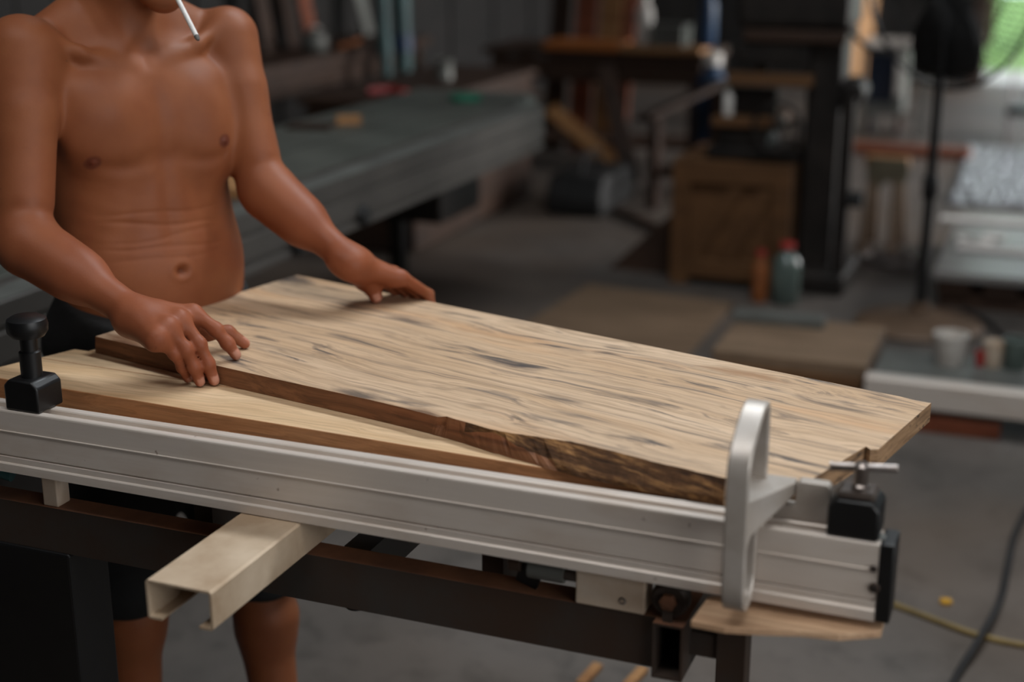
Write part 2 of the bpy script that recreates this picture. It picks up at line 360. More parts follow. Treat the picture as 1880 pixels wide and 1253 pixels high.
# white nylon block, hinge and roller on the frame's end
blk = thing('slide_block', (-.465, 1.53, TZ1), 'off-white nylon slide block with one screw, on the dark frame', 'block')
B().bb((-.512, 1.514, TZ1+.0006), (-.423, 1.552, FB-.001)).build('body', M_nylon, blk, False, .002)
q = ony(1143, 1104, 1.514)
B().lathe([(.0048, 0), (.0048, .001), (.003, .0016), (.0026, -.002), (0, -.002)], (q[0], 1.514, q[2]), 18, (0, -1, 0)).build('screw', M_steel, blk, True)
hg = thing('latch_hinge', (-.56, 1.53, TZ1), 'small grey steel latch hinge under the fence beside the nylon block', 'hinge')
B().cyl((-.575, 1.520, .806), (-.528, 1.520, .806), .0115, 18).build('barrel', M_greymetal, hg, True)
B().cyl((-.600, 1.520, .813), (-.585, 1.520, .813), .013, 6).build('pin_nut', M_rusty, hg, True)
B().cyl((-.528, 1.520, .806), (-.513, 1.520, .806), .007, 12).build('pin', M_rusty, hg, True)
B().bb((-.600, 1.512, .8165), (-.545, 1.535, .8245)).build('plate', M_greymetal, hg, False, .001)
B().box((-.578, 1.535, .797), (.030, .006, .044), 0, Matrix.Rotation(radians(18), 3, 'Y')).build('lever', M_black, hg)
rl = thing('guide_roller', (-.393, 1.522, TZ1+.001), 'greasy rusty guide roller beside the nylon block', 'roller')
B().lathe([(.008, -.010), (.020, -.010), (.024, -.006), (.024, .006), (.020, .010), (.008, .010)], (-.392, 1.522, TZ1+.027), 24, (0, 1, 0)).build('wheel', M_rusty, rl, True)
B().lathe([(.011, 0), (.011, .006), (.006, .007), (0, .007)], (-.392, 1.511, TZ1+.027), 6, (0, -1, 0)).build('axle_nut', M_rusttop, rl)
B().bb((-.398, 1.506, TZ1+.001), (-.386, 1.511, TZ1+.020)).build('bracket', M_rusty, rl)

# C channel poking out towards the viewer
ch = thing('c_channel', (-.936, 1.4, TZ1), 'cream lipped C-channel steel rail sticking out from under the fence', 'steel channel')
cx0, cx1, cz0, cz1, ct, lip = -.983, -.890, TZ1+.0005, FB-.0005, .0032, .020
pts = [(cx0+lip, cz0), (cx0+.003, cz0), (cx0, cz0+.003), (cx0, cz1-.003), (cx0+.003, cz1), (cx1-.003, cz1), (cx1, cz1-.003), (cx1, cz0+.003), (cx1-.003, cz0), (cx1-lip, cz0)]
inn = [(cx1-lip, cz0+ct), (cx1-ct-.001, cz0+ct), (cx1-ct, cz0+ct+.001), (cx1-ct, cz1-ct-.001), (cx1-ct-.001, cz1-ct), (cx0+ct+.001, cz1-ct), (cx0+ct, cz1-ct-.001), (cx0+ct, cz0+ct+.001), (cx0+ct+.001, cz0+ct), (cx0+lip, cz0+ct)]
b = B(); n = len(pts)
Y0c, Y1c = 1.287, 2.05
va = [(x, Y0c, z) for x, z in pts]+[(x, Y0c, z) for x, z in inn[::-1]]; vb = [(x, Y1c, z) for x, _, z in va]
fs = []
for (A, o_) in ((0, 0), (n, 0)):
    for i in range(n-1): fs.append((A+i, A+i+1, A+i+1+2*n, A+i+2*n))
for i in range(n-1):
    fs.append((i, i+1, n+i+1, n+i)); fs.append((2*n+i, 2*n+i+1, 3*n+i+1, 3*n+i))
fs += [(0, n, 3*n, 2*n), (n-1, 2*n-1, 4*n-1, 3*n-1)]
b._new(va+vb, fs); b.build('rail', M_cream, ch, True, 0, 2, 30)

# thin wooden plate under the fence's end
pl = []
for (x, y) in ((1268, 1140), (1300, 1096), (1420, 1090), (1628, 1120), (1618, 1160), (1540, 1166), (1470, 1158), (1400, 1156), (1330, 1152)):
    q = onz(x, y, .8155); pl.append((q[0], q[1]))
q = B(); q.prism(pl, lambda u, v_, h: (u, v_, h), .807, .8155)
tag(q.build('wooden_plate', wood_mat('bleached_ply', S(206, 172, 140), S(184, 146, 114), S(110, 76, 54), 1.0, .3), None, False, .001), 'chipped thin wooden plate wedged under the end of the fence', 'board')

# flip stop: an extruded D-handle with an arm lying over the fence
st = thing('flip_stop', (-.336, 1.50, FZ), 'silver cast aluminium flip stop with tall loop handle near the fence end', 'saw stop')
def spl(pts, n=8):
    P = [np.array(p, float) for p in pts]; P = [2*P[0]-P[1]]+P+[2*P[-1]-P[-2]]; out = []
    for i in range(1, len(P)-2):
        for k in range(n):
            t = k/n; a, b_, c_, d = P[i-1:i+3]
            out.append(.5*((2*b_)+(-a+c_)*t+(2*a-5*b_+4*c_-d)*t*t+(-a+3*b_-3*c_+d)*t**3))
    return out+[P[-2]]
def ribbon(b, path, th, x0, x1):
    path = [np.array(p) for p in path]; L, R_ = [], []
    for i, p in enumerate(path):
        t = path[min(i+1, len(path)-1)]-path[max(i-1, 0)]; t = t/np.linalg.norm(t); nn = np.array([-t[1], t[0]])
        h = th(i/(len(path)-1)) if callable(th) else th
        L.append(p+nn*h/2); R_.append(p-nn*h/2)
    b.prism([tuple(p) for p in L]+[tuple(p) for p in R_[::-1]], lambda u, v_, h: (h, u, v_), x0, x1)
SX0, SX1 = -.3125, -.2865
b = B()
ribbon(b, spl([(1.4935, .950), (1.4935, .880), (1.4925, .858), (1.482, .841), (1.465, .835), (1.448, .841), (1.438, .860), (1.4365, .900), (1.4365, .975), (1.4375, 1.008), (1.446, 1.026), (1.468, 1.044), (1.498, 1.058), (1.522, 1.061), (1.533, 1.052), (1.536, 1.02), (1.536, .965)]), .0075, SX0, SX1)
b.build('loop_handle', M_cast, st, True, .0022, 2, 30)
q = B()
pts_ = [(SX0+.003, 1.4395), (SX1-.003, 1.4395), (SX1-.001, 1.462), (-.2535, 1.534), (-.2535, 1.5495), (SX0+.003, 1.5495)]
tz_ = [.974, .974, .967, .966, .966, .966]; bz_ = [.905, .905, .922, .950, .950, .950]
q._new([(x, y, z) for (x, y), z in zip(pts_, bz_)]+[(x, y, z) for (x, y), z in zip(pts_, tz_)], [tuple(range(6))[::-1], tuple(range(6, 12))]+[(i, (i+1) % 6, (i+1) % 6+6, i+6) for i in range(6)])
q.build('arm', M_cast, st, True, .0016, 2, 30)

def clamp(root, x, knob):
    hw = .029
    B().prism([(x-hw, .9205), (x+hw, .9205), (x+hw, .957), (x+hw-.009, .966), (x-hw+.009, .966), (x-hw, .957)], lambda u, v_, h: (u, h, v_), 1.5025, 1.556).build('block', M_black, root, True, .003)
    if knob == 'tbar':
        B().prism([(x-.022, .9662), (x+.022, .9662), (x+.018, .971), (x-.018, .971)], lambda u, v_, h: (u, h, v_), 1.508, 1.552).build('washer_plate', M_rusty, root, False, .001)
        B().lathe([(.0100, .9705), (.0100, .976), (.0080, .978), (.0080, .991), (.0095, .993), (.0095, 1.000), (.006, 1.003), (0, 1.003)], (x+.002, 1.53, 0), 20).build('bolt', M_steel, root, True)
        a = radians(6); d = V(cos(a), sin(a), .06)*.037; c = V(x+.004, 1.53, .9975)
        B().tube([c-d*1.02, c-d, c-d*.86, c+d*.95, c+d], [.004, .0062, .0050, .0050, .0043], 14).build('tee_bar', M_steel, root, True)
    else:
        B().lathe([(.015, .966), (.015, 1.002), (.012, 1.004), (.012, 1.022), (.018, 1.026)], (x, 1.53, 0), 24).build('stem', M_black, root, True)
        B().lathe([(.010, 1.024), (.023, 1.025), (.028, 1.032), (.029, 1.042), (.027, 1.050), (.020, 1.054), (0, 1.055)], (x, 1.53, 0), 28).build('knob', M_black, root, True)
ck = thing('fence_clamp', (-1.333, 1.53, FZ), 'black fence clamp with round knob at the left end', 'clamp')
clamp(ck, -1.333, 'knob')
ct_ = thing('tee_clamp', (-.182, 1.53, FZ), 'black fence clamp with a bright steel T-bar screw at the right end', 'clamp')
clamp(ct_, -.1815, 'tbar')
br = thing('angle_bracket', (-.26, 1.56, FZ), 'bare aluminium L-shaped bracket between the flip stop and the T-bar clamp', 'bracket')
B().prism([(-.284, .9205), (-.2125, .9205), (-.2125, .965), (-.2165, .969), (-.2480, .969), (-.252, .965), (-.252, .938), (-.284, .938)], lambda u, v_, h: (u, h, v_), 1.532, 1.548).build('plate', M_cast, br, True, .0015, 2, 30)

# ------------------------------------------------------------------ the boards
LZ0, LZ1, UZ1 = .885, .92, .948
lower = thing('oak_panel', (-.95, 1.75, LZ0), 'pale oak panel with staggered left ends, lying under the streaked board', 'wood panel', rz=radians(-2.3))
ldir = np.array([cos(radians(-2.3)), sin(radians(-2.3))]); lnor = np.array([-ldir[1], ldir[0]])
f0 = onz(60, 705, LZ1)[:2]
for k, (w0, w1, jit) in enumerate(((0, .105, 0), (.105, .165, .004), (.165, .215, .03), (.215, .34, .13), (.34, .46, .11))):
    ex = -.118+.33*w0+jit
    x1 = 1.0+.01*(k % 2)
    c = [f0+ldir*ex+lnor*w0, f0+ldir*x1+lnor*w0, f0+ldir*x1+lnor*(w1-.0006), f0+ldir*(ex+.33*(w1-w0))+lnor*(w1-.0006)]
    b = B(); b.prism([tuple(p) for p in c], lambda u, v_, h: (u, v_, h), LZ0, LZ1)
    for f in b.bm.faces:
        f.normal_update(); nn = f.normal
        f.material_index = 0 if abs(nn.z) > .9 else (1 if abs(nn.y) > .7 else 2)
    o = b.build('plank', [M_lower, M_edge, M_end], lower, False, .0008, 1)

# the streaked slab: own coordinates along its grain
UA = math.atan2(1.930-2.2355, -.140+1.310)
upper = bpy.data.objects.new('streaked_slab', bpy.data.meshes.new('streaked_slab')); COL.objects.link(upper)
UO = Vector((-1.310, 2.2355, LZ1+.0005)); upper.location = UO; upper.rotation_euler = (0, 0, UA)
tag(upper, 'spalted wooden board with dark streaks and a bark front edge, under both hands', 'wood board')
Ru = Matrix.Rotation(-UA, 3, 'Z')
def ul(x, y, z): return Ru @ (Vector(onz(x, y, z))-UO)
ZT, ZB = UZ1, LZ1+.0005
top_px = [(175, 618), (290, 645), (400, 672), (500, 695), (600, 717), (677, 734), (740, 749), (804, 766), (825, 767), (843, 772), (902, 789), (940, 796), (985, 802), (1047, 811), (1110, 825), (1196, 847), (1265, 863), (1332, 879)]
bot_px = [(175, 648), (290, 677), (400, 705), (500, 728), (600, 751), (677, 769), (740, 784), (787, 796), (815, 804), (843, 812), (906, 832), (950, 845), (1000, 859), (1060, 876), (1120, 889), (1180, 902), (1260, 918), (1328, 930)]
mid_t = [.5]*10+[.12, .35, .6, .78, .86, .8, .72, .66]
bm = bmesh.new(); top = []; mid = []; bot = []
# densify so that the sawn/bark edge can be rough
def dens(a, n=5):
    out = []
    for i in range(len(a)-1):
        for k in range(n): out.append(tuple(a[i][j]+(a[i+1][j]-a[i][j])*k/n for j in range(len(a[0]))))
    return out+[tuple(a[-1])]
TP, BP, MT = dens(top_px), dens(bot_px), dens([(q,) for q in mid_t])
rr = random.Random(3); NP = len(TP)
for i in range(NP):
    s_ = i/(NP-1); wane = max(0, min(1, (s_-.53)/.08))
    a, c_ = ul(*TP[i], ZT), ul(*BP[i], ZB)
    t = MT[i][0]; m_ = a.lerp(c_, t)
    m_.y -= wane*.004*sin(s_*60)*.4 + wane*rr.uniform(-.0012, .0012); m_.z += rr.uniform(-.0012, .0012)*wane
    if wane and t > .3: m_.y -= .0035
    knot = math.exp(-((s_-.445)/.018)**2)
    a.y += rr.uniform(-.0006, .0006)*(.4+wane) + .004*knot; c_.y += rr.uniform(-.001, .001)*(.3+wane)
    m_.y += knot*.007
    top.append(bm.verts.new(a)); mid.append(bm.verts.new(m_)); bot.append(bm.verts.new(c_))
rest = [(1590, 820), (1598, 826), (1612, 826), (1710, 740), (545, 505)]
# right end: notch then corner; rear edge; left end
def uw(x, y): return Ru @ (Vector((x, y, ZT))-UO)
e_top = [bm.verts.new(uw(-.300, 1.5570)), bm.verts.new(uw(-.2570, 1.5572))]+[bm.verts.new(ul(x, y, ZT)) for x, y in rest]
e_bot = [bm.verts.new((v_.co.x, v_.co.y, 0)) for v_ in e_top]
loopt, loopb = top+e_top, bot+e_bot
ft = bm.faces.new(loopt); ft.material_index = 0; fb = bm.faces.new(loopb[::-1]); fb.material_index = 0
for i in range(NP-1):
    w_ = i/(NP-1) > .53
    for A_, C_ in ((top, mid), (mid, bot)):
        f = bm.faces.new((A_[i], A_[i+1], C_[i+1], C_[i])); f.material_index = 2 if (w_ and (A_ is top or i/(NP-1) > .72)) else 1
seq_t, seq_b = [top[-1]]+e_top+[top[0]], [bot[-1]]+e_bot+[bot[0]]
for i in range(len(seq_t)-1):
    vs_ = [seq_t[i], seq_t[i+1], seq_b[i+1], seq_b[i]]
    if i == 0: vs_ = [seq_t[0], seq_t[1], seq_b[1], seq_b[0], mid[-1]]
    if i == len(seq_t)-2: vs_ = [seq_t[i], seq_t[i+1], mid[0], seq_b[i+1], seq_b[i]]
    f = bm.faces.new(vs_); f.material_index = 3 if i != len(seq_t)-3 else 1
bmesh.ops.recalc_face_normals(bm, faces=bm.faces)
bm.to_mesh(upper.data); bm.free()
gk = S(62, 56, 56)
def mk(x, y, sx, sy, col, amt): q = ul(x, y, ZT); return ((q.x, q.y+.05, q.z+.02), (sx, sy, .2), col, amt)
M_board = wood_mat(*M_board_args, marks=[mk(232, 632, .16, .10, S(104, 68, 44), .85), mk(690, 722, .11, .035, gk, .8), mk(800, 757, .10, .025, S(92, 66, 50), .8), mk(535, 512, .15, .055, gk, .75), mk(440, 545, .10, .04, S(110, 92, 78), .6), mk(1130, 650, .06, .02, gk, .8), mk(770, 590, .12, .022, gk, .7), mk(960, 668, .13, .025, gk, .7), mk(1040, 735, .10, .018, gk, .7), mk(1560, 745, .12, .02, gk, .6), mk(1370, 690, .16, .03, S(150, 110, 76), .7)])  # first mark paints arm and body shade on the left corner
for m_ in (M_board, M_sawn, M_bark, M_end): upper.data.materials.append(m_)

# ------------------------------------------------------------------ the man: one continuous surface from a distance field
def cap(a, b_, ra, rb):
    a, b_ = np.array(a, float), np.array(b_, float); ba = b_-a; L2 = max(ba@ba, 1e-12)
    def f(P):
        q = P-a; t = np.clip(q@ba/L2, 0, 1); d = q-t[:, None]*ba
        return np.sqrt((d*d).sum(1))-(ra+(rb-ra)*t)
    return (f, (a+b_)/2, sqrt(L2)/2+max(ra, rb))
def ell(c, R, r):
    c = np.array(c, float); R = np.array(R, float); r = np.array(r, float)
    def f(P):
        q = (P-c)@R.T; k0 = np.sqrt(((q/r)**2).sum(1))+1e-9; k1 = np.sqrt(((q/r**2)**2).sum(1))+1e-9
        return k0*(k0-1)/k1
    return (f, c, float(r.max()))
def smin(a, b_, k):
    h = np.maximum(k-np.abs(a-b_), 0)/k; return np.minimum(a, b_)-h*h*k*.25
def U(k, *ch):
    ch = [c for c in ch]
    cs = np.array([c[1] for c in ch]); cen = (cs.min(0)+cs.max(0))/2; R = max(np.linalg.norm(c[1]-cen)+c[2] for c in ch)
    def f(P):
        pc = P.mean(0); h = np.sqrt(((P-pc)**2).sum(1).max()); d = None
        for c in ch:
            if np.linalg.norm(pc-c[1])-c[2]-h > .06: continue
            e = c[0](P); d = e if d is None else smin(d, e, k)
        return d if d is not None else np.full(len(P), .06)
    return (f, cen, R)
def SUB(k, base, *cut):
    def f(P):
        d = base[0](P); pc = P.mean(0); h = np.sqrt(((P-pc)**2).sum(1).max())
        for c in cut:
            if np.linalg.norm(pc-c[1])-c[2]-h > .06: continue
            d = -smin(-d, c[0](P), k)
        return d
    return (f, base[1], base[2])
def surface(node, lo, hi, vox, nb=10):
    """surface nets on the blocks the surface passes through"""
    lo, hi = np.array(lo, float), np.array(hi, float); n = np.ceil((hi-lo)/vox/nb).astype(int); N = n*nb+3
    bs = nb*vox; I = np.stack(np.meshgrid(*[np.arange(k) for k in n], indexing='ij'), -1).reshape(-1, 3)
    cc = lo+(I+.5)*bs; keep = []
    for c, i in zip(cc, I):
        if abs(float(node[0](c[None])[0])) < bs*1.05+.012: keep.append(i)
    g = np.stack(np.meshgrid(*[np.arange(nb+1)]*3, indexing='ij'), -1)
    off = np.array([(x, y, z) for x in (0, 1) for y in (0, 1) for z in (0, 1)])
    keys, cvals, cells = [], [], []
    for i in keep:
        G = g+i*nb; v = node[0](lo+G.reshape(-1, 3)*vox).reshape(nb+1, nb+1, nb+1)
        if v.min() > 0 or v.max() < 0: continue
        st_ = np.stack([v[o[0]:nb+o[0], o[1]:nb+o[1], o[2]:nb+o[2]] for o in off], -1)
        s = (st_ < 0).sum(-1); a = np.argwhere((s > 0) & (s < 8))
        if len(a): cells.append(a+i*nb); cvals.append(st_[a[:, 0], a[:, 1], a[:, 2]])
    cells = np.concatenate(cells); cv = np.concatenate(cvals)
    key = (cells[:, 0]*N[1]+cells[:, 1])*N[2]+cells[:, 2]; o = np.argsort(key); key, cells, cv = key[o], cells[o], cv[o]
    edges = [(a, b_) for a in range(8) for b_ in range(a+1, 8) if abs(off[a]-off[b_]).sum() == 1]
    acc = np.zeros((len(key), 3)); cnt = np.zeros(len(key))
    for a, b_ in edges:
        m_ = (cv[:, a] < 0) != (cv[:, b_] < 0); t = cv[m_, a]/(cv[m_, a]-cv[m_, b_])
        acc[m_] += off[a]+t[:, None]*(off[b_]-off[a]); cnt[m_] += 1
    verts = lo+(cells+acc/cnt[:, None])*vox; faces = []
    for ax, ci, (d1, d2) in ((0, 4, ((0, 1, 0), (0, 0, 1))), (1, 2, ((0, 0, 1), (1, 0, 0))), (2, 1, ((1, 0, 0), (0, 1, 0)))):
        m_ = (cv[:, 0] < 0) != (cv[:, ci] < 0); c0 = cells[m_]; inside = cv[m_, 0] < 0; idx = []
        for sh in ((0, 0), (1, 0), (1, 1), (0, 1)):
            c = c0-sh[0]*np.array(d1)-sh[1]*np.array(d2); k = (c[:, 0]*N[1]+c[:, 1])*N[2]+c[:, 2]
            j = np.clip(np.searchsorted(key, k), 0, len(key)-1); idx.append(np.where(key[j] == k, j, -1))
        q = np.stack(idx, 1); ok = (q >= 0).all(1); q = q[ok]; ins = inside[ok]
        q[~ins] = q[~ins][:, ::-1]; faces.append(q)
    return verts, np.concatenate(faces)
def vnormals(v, f):
    n_ = np.cross(v[f[:, 2]]-v[f[:, 0]], v[f[:, 3]]-v[f[:, 1]]); out = np.zeros_like(v)
    for i in range(4): np.add.at(out, f[:, i], n_)
    return out/(np.linalg.norm(out, axis=1)[:, None]+1e-12)
def npmesh(name, v, f, mats, cols=None):
    me = bpy.data.meshes.new(name); me.vertices.add(len(v)); me.vertices.foreach_set('co', v.astype(np.float32).ravel())
    me.loops.add(len(f)*4); me.loops.foreach_set('vertex_index', f.astype(np.int32).ravel())
    me.polygons.add(len(f)); me.polygons.foreach_set('loop_start', np.arange(0, len(f)*4, 4, dtype=np.int32))
    me.polygons.foreach_set('use_smooth', np.ones(len(f), bool)); me.update(calc_edges=True)
    if cols is not None:
        at = me.color_attributes.new('tone', 'FLOAT_COLOR', 'POINT'); at.data.foreach_set('color', np.c_[cols, np.ones(len(v))].astype(np.float32).ravel())
    me.materials.append(mats); o = bpy.data.objects.new(name, me); COL.objects.link(o); return o

BF = np.array([cos(radians(-24)), sin(radians(-24)), 0]); BR = np.array([BF[1], -BF[0], 0]); BZ = np.array([0, 0, 1.])
BO = np.array([-1.462, 1.987, 0]); RB = np.array([BR, BF, BZ])
def L(a, b_, z): return BO+a*BR+b_*BF+np.array([0, 0, z])
def lerp(a, b_, t): return np.array(a)+(np.array(b_)-np.array(a))*t
sh_R, el_R, wr_R = np.array([-1.535, 1.822, 1.382]), np.array([-1.480, 1.710, 1.112]), np.array([-1.259, 1.686, 1.019])
sh_L, el_L, wr_L = np.array([-1.382, 2.148, 1.382]), dep(482, 345, 2.45), dep(640, 478, 2.385)

def torso():
    p = [ell(L(-.008, -.010, 1.225), RB, (.162, .102, .205)), ell(L(0, -.02, 1.325), RB, (.160, .082, .085)),
         ell(L(-.014, -.004, 1.055), RB, (.162, .098, .175)), ell(L(-.022, .012, 1.000), RB, (.150, .096, .10)),
         ell(L(-.020, -.020, .915), RB, (.172, .112, .13)),
         cap(L(0, -.035, 1.33), L(.012, .012, 1.47), .058, .053)]
    for s in (1, -1):
        S_ = sh_R if s > 0 else sh_L
        p += [ell(L(s*.078, .048, 1.262), RB, (.080, .040, .066)),
              cap(L(s*.125, -.045, 1.30), L(s*.105, -.045, 1.12), .040, .030),
              cap(L(s*.045, -.035, 1.45), lerp(L(s*.12, -.03, 1.40), S_, .35)+[0, 0, .005], .035, .036),
              cap(L(s*.085, .045, 1.295), S_+[0, 0, -.022], .034, .033),
              cap(L(s*.12, -.055, 1.30), S_+[0, 0, -.015], .042, .036)]
    p.append(ell(dep(394, 264, 2.405)-BF*.018, RB, (.046, .034, .060)))
    t = U(.045, *p)
    bones = []
    for s in (1, -1):
        S_ = sh_R if s > 0 else sh_L
        e = S_+BF*.018+[0, 0, .030]-BR*s*.012
        bones += [cap(L(s*.018+.012, .056, 1.354), lerp(L(s*.10+.006, .050, 1.377), e, .1), .0105, .011), cap(lerp(L(s*.10+.006, .050, 1.377), e, .1), e, .011, .013),
                  cap(L(s*.016+.012, .045, 1.35), L(s*.055+.012, -.005, 1.475), .010, .013)]
    t = SUB(.022, t, ell(L(.012, .082, 1.383), RB, (.020, .022, .020)), *[ell(L(s*.082+.008, .062, 1.412), RB, (.036, .022, .016)) for s in (1, -1)])
    return U(.014, t, *bones)
def arm(S_, E, W, out, front, left):
    k = .88 if left else 1.0
    d = E-S_; d = d/np.linalg.norm(d); g = W-E; g = g/np.linalg.norm(g)
    p = [cap(S_, E, .047*k, .037*k), cap(S_+out*.012*k+[0, 0, .008], lerp(S_, E, .42)+out*.010*k, .050*k, .034*k),
         cap(S_+front*.012, lerp(S_, E, .3)+front*.008, .044, .036),
         cap(lerp(S_, E, .35)+front*.012, lerp(S_, E, .78)+front*.010, .036, .034),
         cap(lerp(S_, E, .25)-front*.014, lerp(S_, E, .8)-front*.012, .034, .030),
         cap(E-g*.004, E+g*.02, .037, .038),
         cap(E+g*.02+out*.006, lerp(E, W, .42)+out*.004, .041, .037), cap(lerp(E, W, .08), lerp(E, W, .5)-out*.006, .036, .033),
         cap(lerp(E, W, .3), W, .034, .0245)]
    return U(.028, *p)
# right hand, resting half on the streaked board and half on the pale one
zt, zl = UZ1, LZ1
R_mcp = [onz(356, 575, 1.020), onz(331, 585, 1.021), onz(308, 600, 1.016), onz(289, 619, 1.006)]
R_tip = [onz(433, 652, zt+.0088), np.array([-1.1450, 1.7005, zl+.0090]), np.array([-1.1620, 1.6885, zl+.0088]), np.array([-1.1875, 1.6960, zl+.0082])]
def finger(m_, tip, lift, r, back, kn=(.46, .76)):
    p1 = lerp(m_, tip, kn[0])+lift*1.0; p2 = lerp(m_, tip, kn[1])+lift*.62
    ch = [cap(m_, p1, r*1.12, r*1.02), cap(p1, p2, r*1.02, r*.94), cap(p2, tip, r*.94, r*.84),
          ell(p1, np.eye(3), (r*1.06,)*3), ell(p2, np.eye(3), (r*.97,)*3)]
    return U(.006, *ch), (m_, p1, p2, tip)
def hand_R():
    fs, js = [], []
    rad = (.0098, .0100, .0096, .0086)
    for i in range(4):
        n_ = np.array([.75, -.25, .6]); n_ = n_/np.linalg.norm(n_)
        f_, j = finger(R_mcp[i], R_tip[i], n_*(.010 if i else .009), rad[i], None); fs.append(f_); js.append(j)
    pal = [cap(wr_R+[0.0, (1.5-i)*.009, -.003], R_mcp[i]+[-.006, 0, -.008], .0190, .0140) for i in range(4)]
    pal += [cap(wr_R+[0, (1.5-i)*.006, .004], R_mcp[i]+[-.002, 0, -.002], .010, .0095) for i in range(4)]
    pal += [cap(wr_R+[-.012, .011, -.002], wr_R+[.012, .011, -.004], .022, .020), cap(wr_R+[-.012, -.011, -.002], wr_R+[.012, -.011, -.004], .021, .020)]
    tt = onz(449, 631, zt+.0088); tm = np.array([-1.197, 1.764, .980]); ti = lerp(tm, tt, .52)+np.array([0, .006, .008])
    pal.append(cap(wr_R+[.02, .020, -.010], tm, .019, .013))
    th = U(.007, cap(tm, ti, .0115, .0102), cap(ti, tt, .0102, .0086))
    palm = U(.022, *pal)
    return U(.011, palm, th, U(.0016, *fs)), js, (tm, ti, tt)
handR, jR, thR = hand_R()
# left hand over the rear edge: thumb on top, fingers down behind
ex = np.array([cos(UA), sin(UA), 0]); en = np.array([-ex[1], ex[0], 0])     # along and out of the rear edge
def rear(s, out, z): return np.array([UO.x, UO.y, 0])+ex*s+en*out+np.array([0, 0, z])
L_i = onz(737, 508, .998)
L_mcp = [L_i, L_i-ex*.021+en*.005+[0, 0, .002], L_i-ex*.041+en*.002, L_i-ex*.058-en*.006-[0, 0, .004]]
def hand_L():
    fs, js = [], []
    rad = (.0094, .0096, .0092, .0082)
    s0 = [np.dot(m_[:2]-np.array([UO.x, UO.y]), ex[:2]) for m_ in L_mcp]
    for i in range(4):
        p1 = rear(s0[0]+.012-.021*i, .0135, .956-.004*i); p2 = rear(s0[0]+.021-.021*i, .0120, .931-.003*i); tip = rear(s0[0]+.025-.021*i, .0105, .912-.002*i)
        r = rad[i]
        fs.append(U(.006, cap(L_mcp[i], p1, r*1.12, r*1.02), cap(p1, p2, r*1.02, r*.94), cap(p2, tip, r*.94, r*.84))); js.append((L_mcp[i], p1, p2, tip))
    a = lerp(wr_L, L_mcp[1], .5)
    pal = [cap(wr_L+en*((i-1.5)*.008)-[0, 0, .002], L_mcp[i]+[0, 0, -.004], .0185, .0125) for i in range(4)]
    pal += [cap(wr_L+en*.011+[-.01, 0, .004], wr_L+en*.011+[.012, 0, -.004], .021, .020), cap(wr_L-en*.011+[-.01, 0, .004], wr_L-en*.011+[.012, 0, -.004], .021, .019)]
    tt = onz(690, 545, zt+.0112); tm = onz(670, 513, .988); ti = lerp(tm, tt, .5)+np.array([.004, -.003, .006])
    pal += [cap(wr_L+[.010, -.008, -.006], tm, .024, .0185), cap(tm, lerp(tm, L_mcp[0], .75)+[0, 0, -.006], .012, .010)]
    th = U(.009, cap(tm, ti, .0175, .0152), cap(ti, tt, .0152, .0118))
    return U(.008, U(.018, *pal), th, U(.002, *fs)), js, (tm, ti, tt)
handL, jL, thL = hand_L()

# head: looking down along the boards
ha = radians(-20); hp = radians(-16)
HF = np.array([cos(ha)*cos(hp), sin(ha)*cos(hp), sin(hp)]); HR = np.array([sin(ha), -cos(ha), 0]); HU = np.cross(HR, HF)
CH = dep(306, 12, 2.25)
HO = CH - HF*.078 + HU*.118
RH = np.array([HR, HF, HU])
def H(a, b_, c): return HO+HR*a+HF*b_+HU*c
def head():
    p = [ell(H(0, -.012, .030), RH, (.074, .096, .086)), ell(H(0, .035, -.035), RH, (.060, .052, .080)),
         cap(H(0, .070, -.108), H(0, .062, -.085), .017, .022)]
    for s in (1, -1):
        p += [cap(H(s*.014, .066, -.106), H(s*.055, .000, -.070), .014, .018), cap(H(s*.055, .0, -.070), H(s*.062, -.01, -.01), .018, .02),
              ell(H(s*.045, .055, -.025), RH, (.024, .020, .018))]
    base = U(.03, *p)
    det = [cap(H(0, .082, .012), H(0, .104, -.028), .009, .011), cap(H(0, .104, -.030), H(0, .09, -.036), .010, .012),
           cap(H(.012, .090, -.034), H(.014, .084, -.036), .008, .008), cap(H(-.012, .090, -.034), H(-.014, .084, -.036), .008, .008),
           cap(H(.040, .074, .022), H(.012, .084, .022), .008, .008), cap(H(-.040, .074, .022), H(-.012, .084, .022), .008, .008)]
    h = U(.012, base, *det)
    lips = [cap(H(-.018, .078, -.064), H(0, .086, -.061), .004, .0065), cap(H(.018, .078, -.064), H(0, .086, -.061), .004, .0065),
            cap(H(-.016, .077, -.071), H(0, .084, -.074), .004, .0072), cap(H(.016, .077, -.071), H(0, .084, -.074), .004, .0072)]
    h = U(.006, h, *lips)
    ears = [SUB(.006, ell(H(s*.077, -.012, -.008), RH, (.010, .020, .033)), ell(H(s*.087, -.006, -.004), RH, (.008, .010, .018))) for s in (1, -1)]
    h = U(.008, h, *ears)
    return SUB(.008, h, *[ell(H(s*.031, .086, .002), RH, (.016, .012, .010)) for s in (1, -1)], cap(H(-.022, .090, -.0675), H(.022, .090, -.0675), .002, .002))
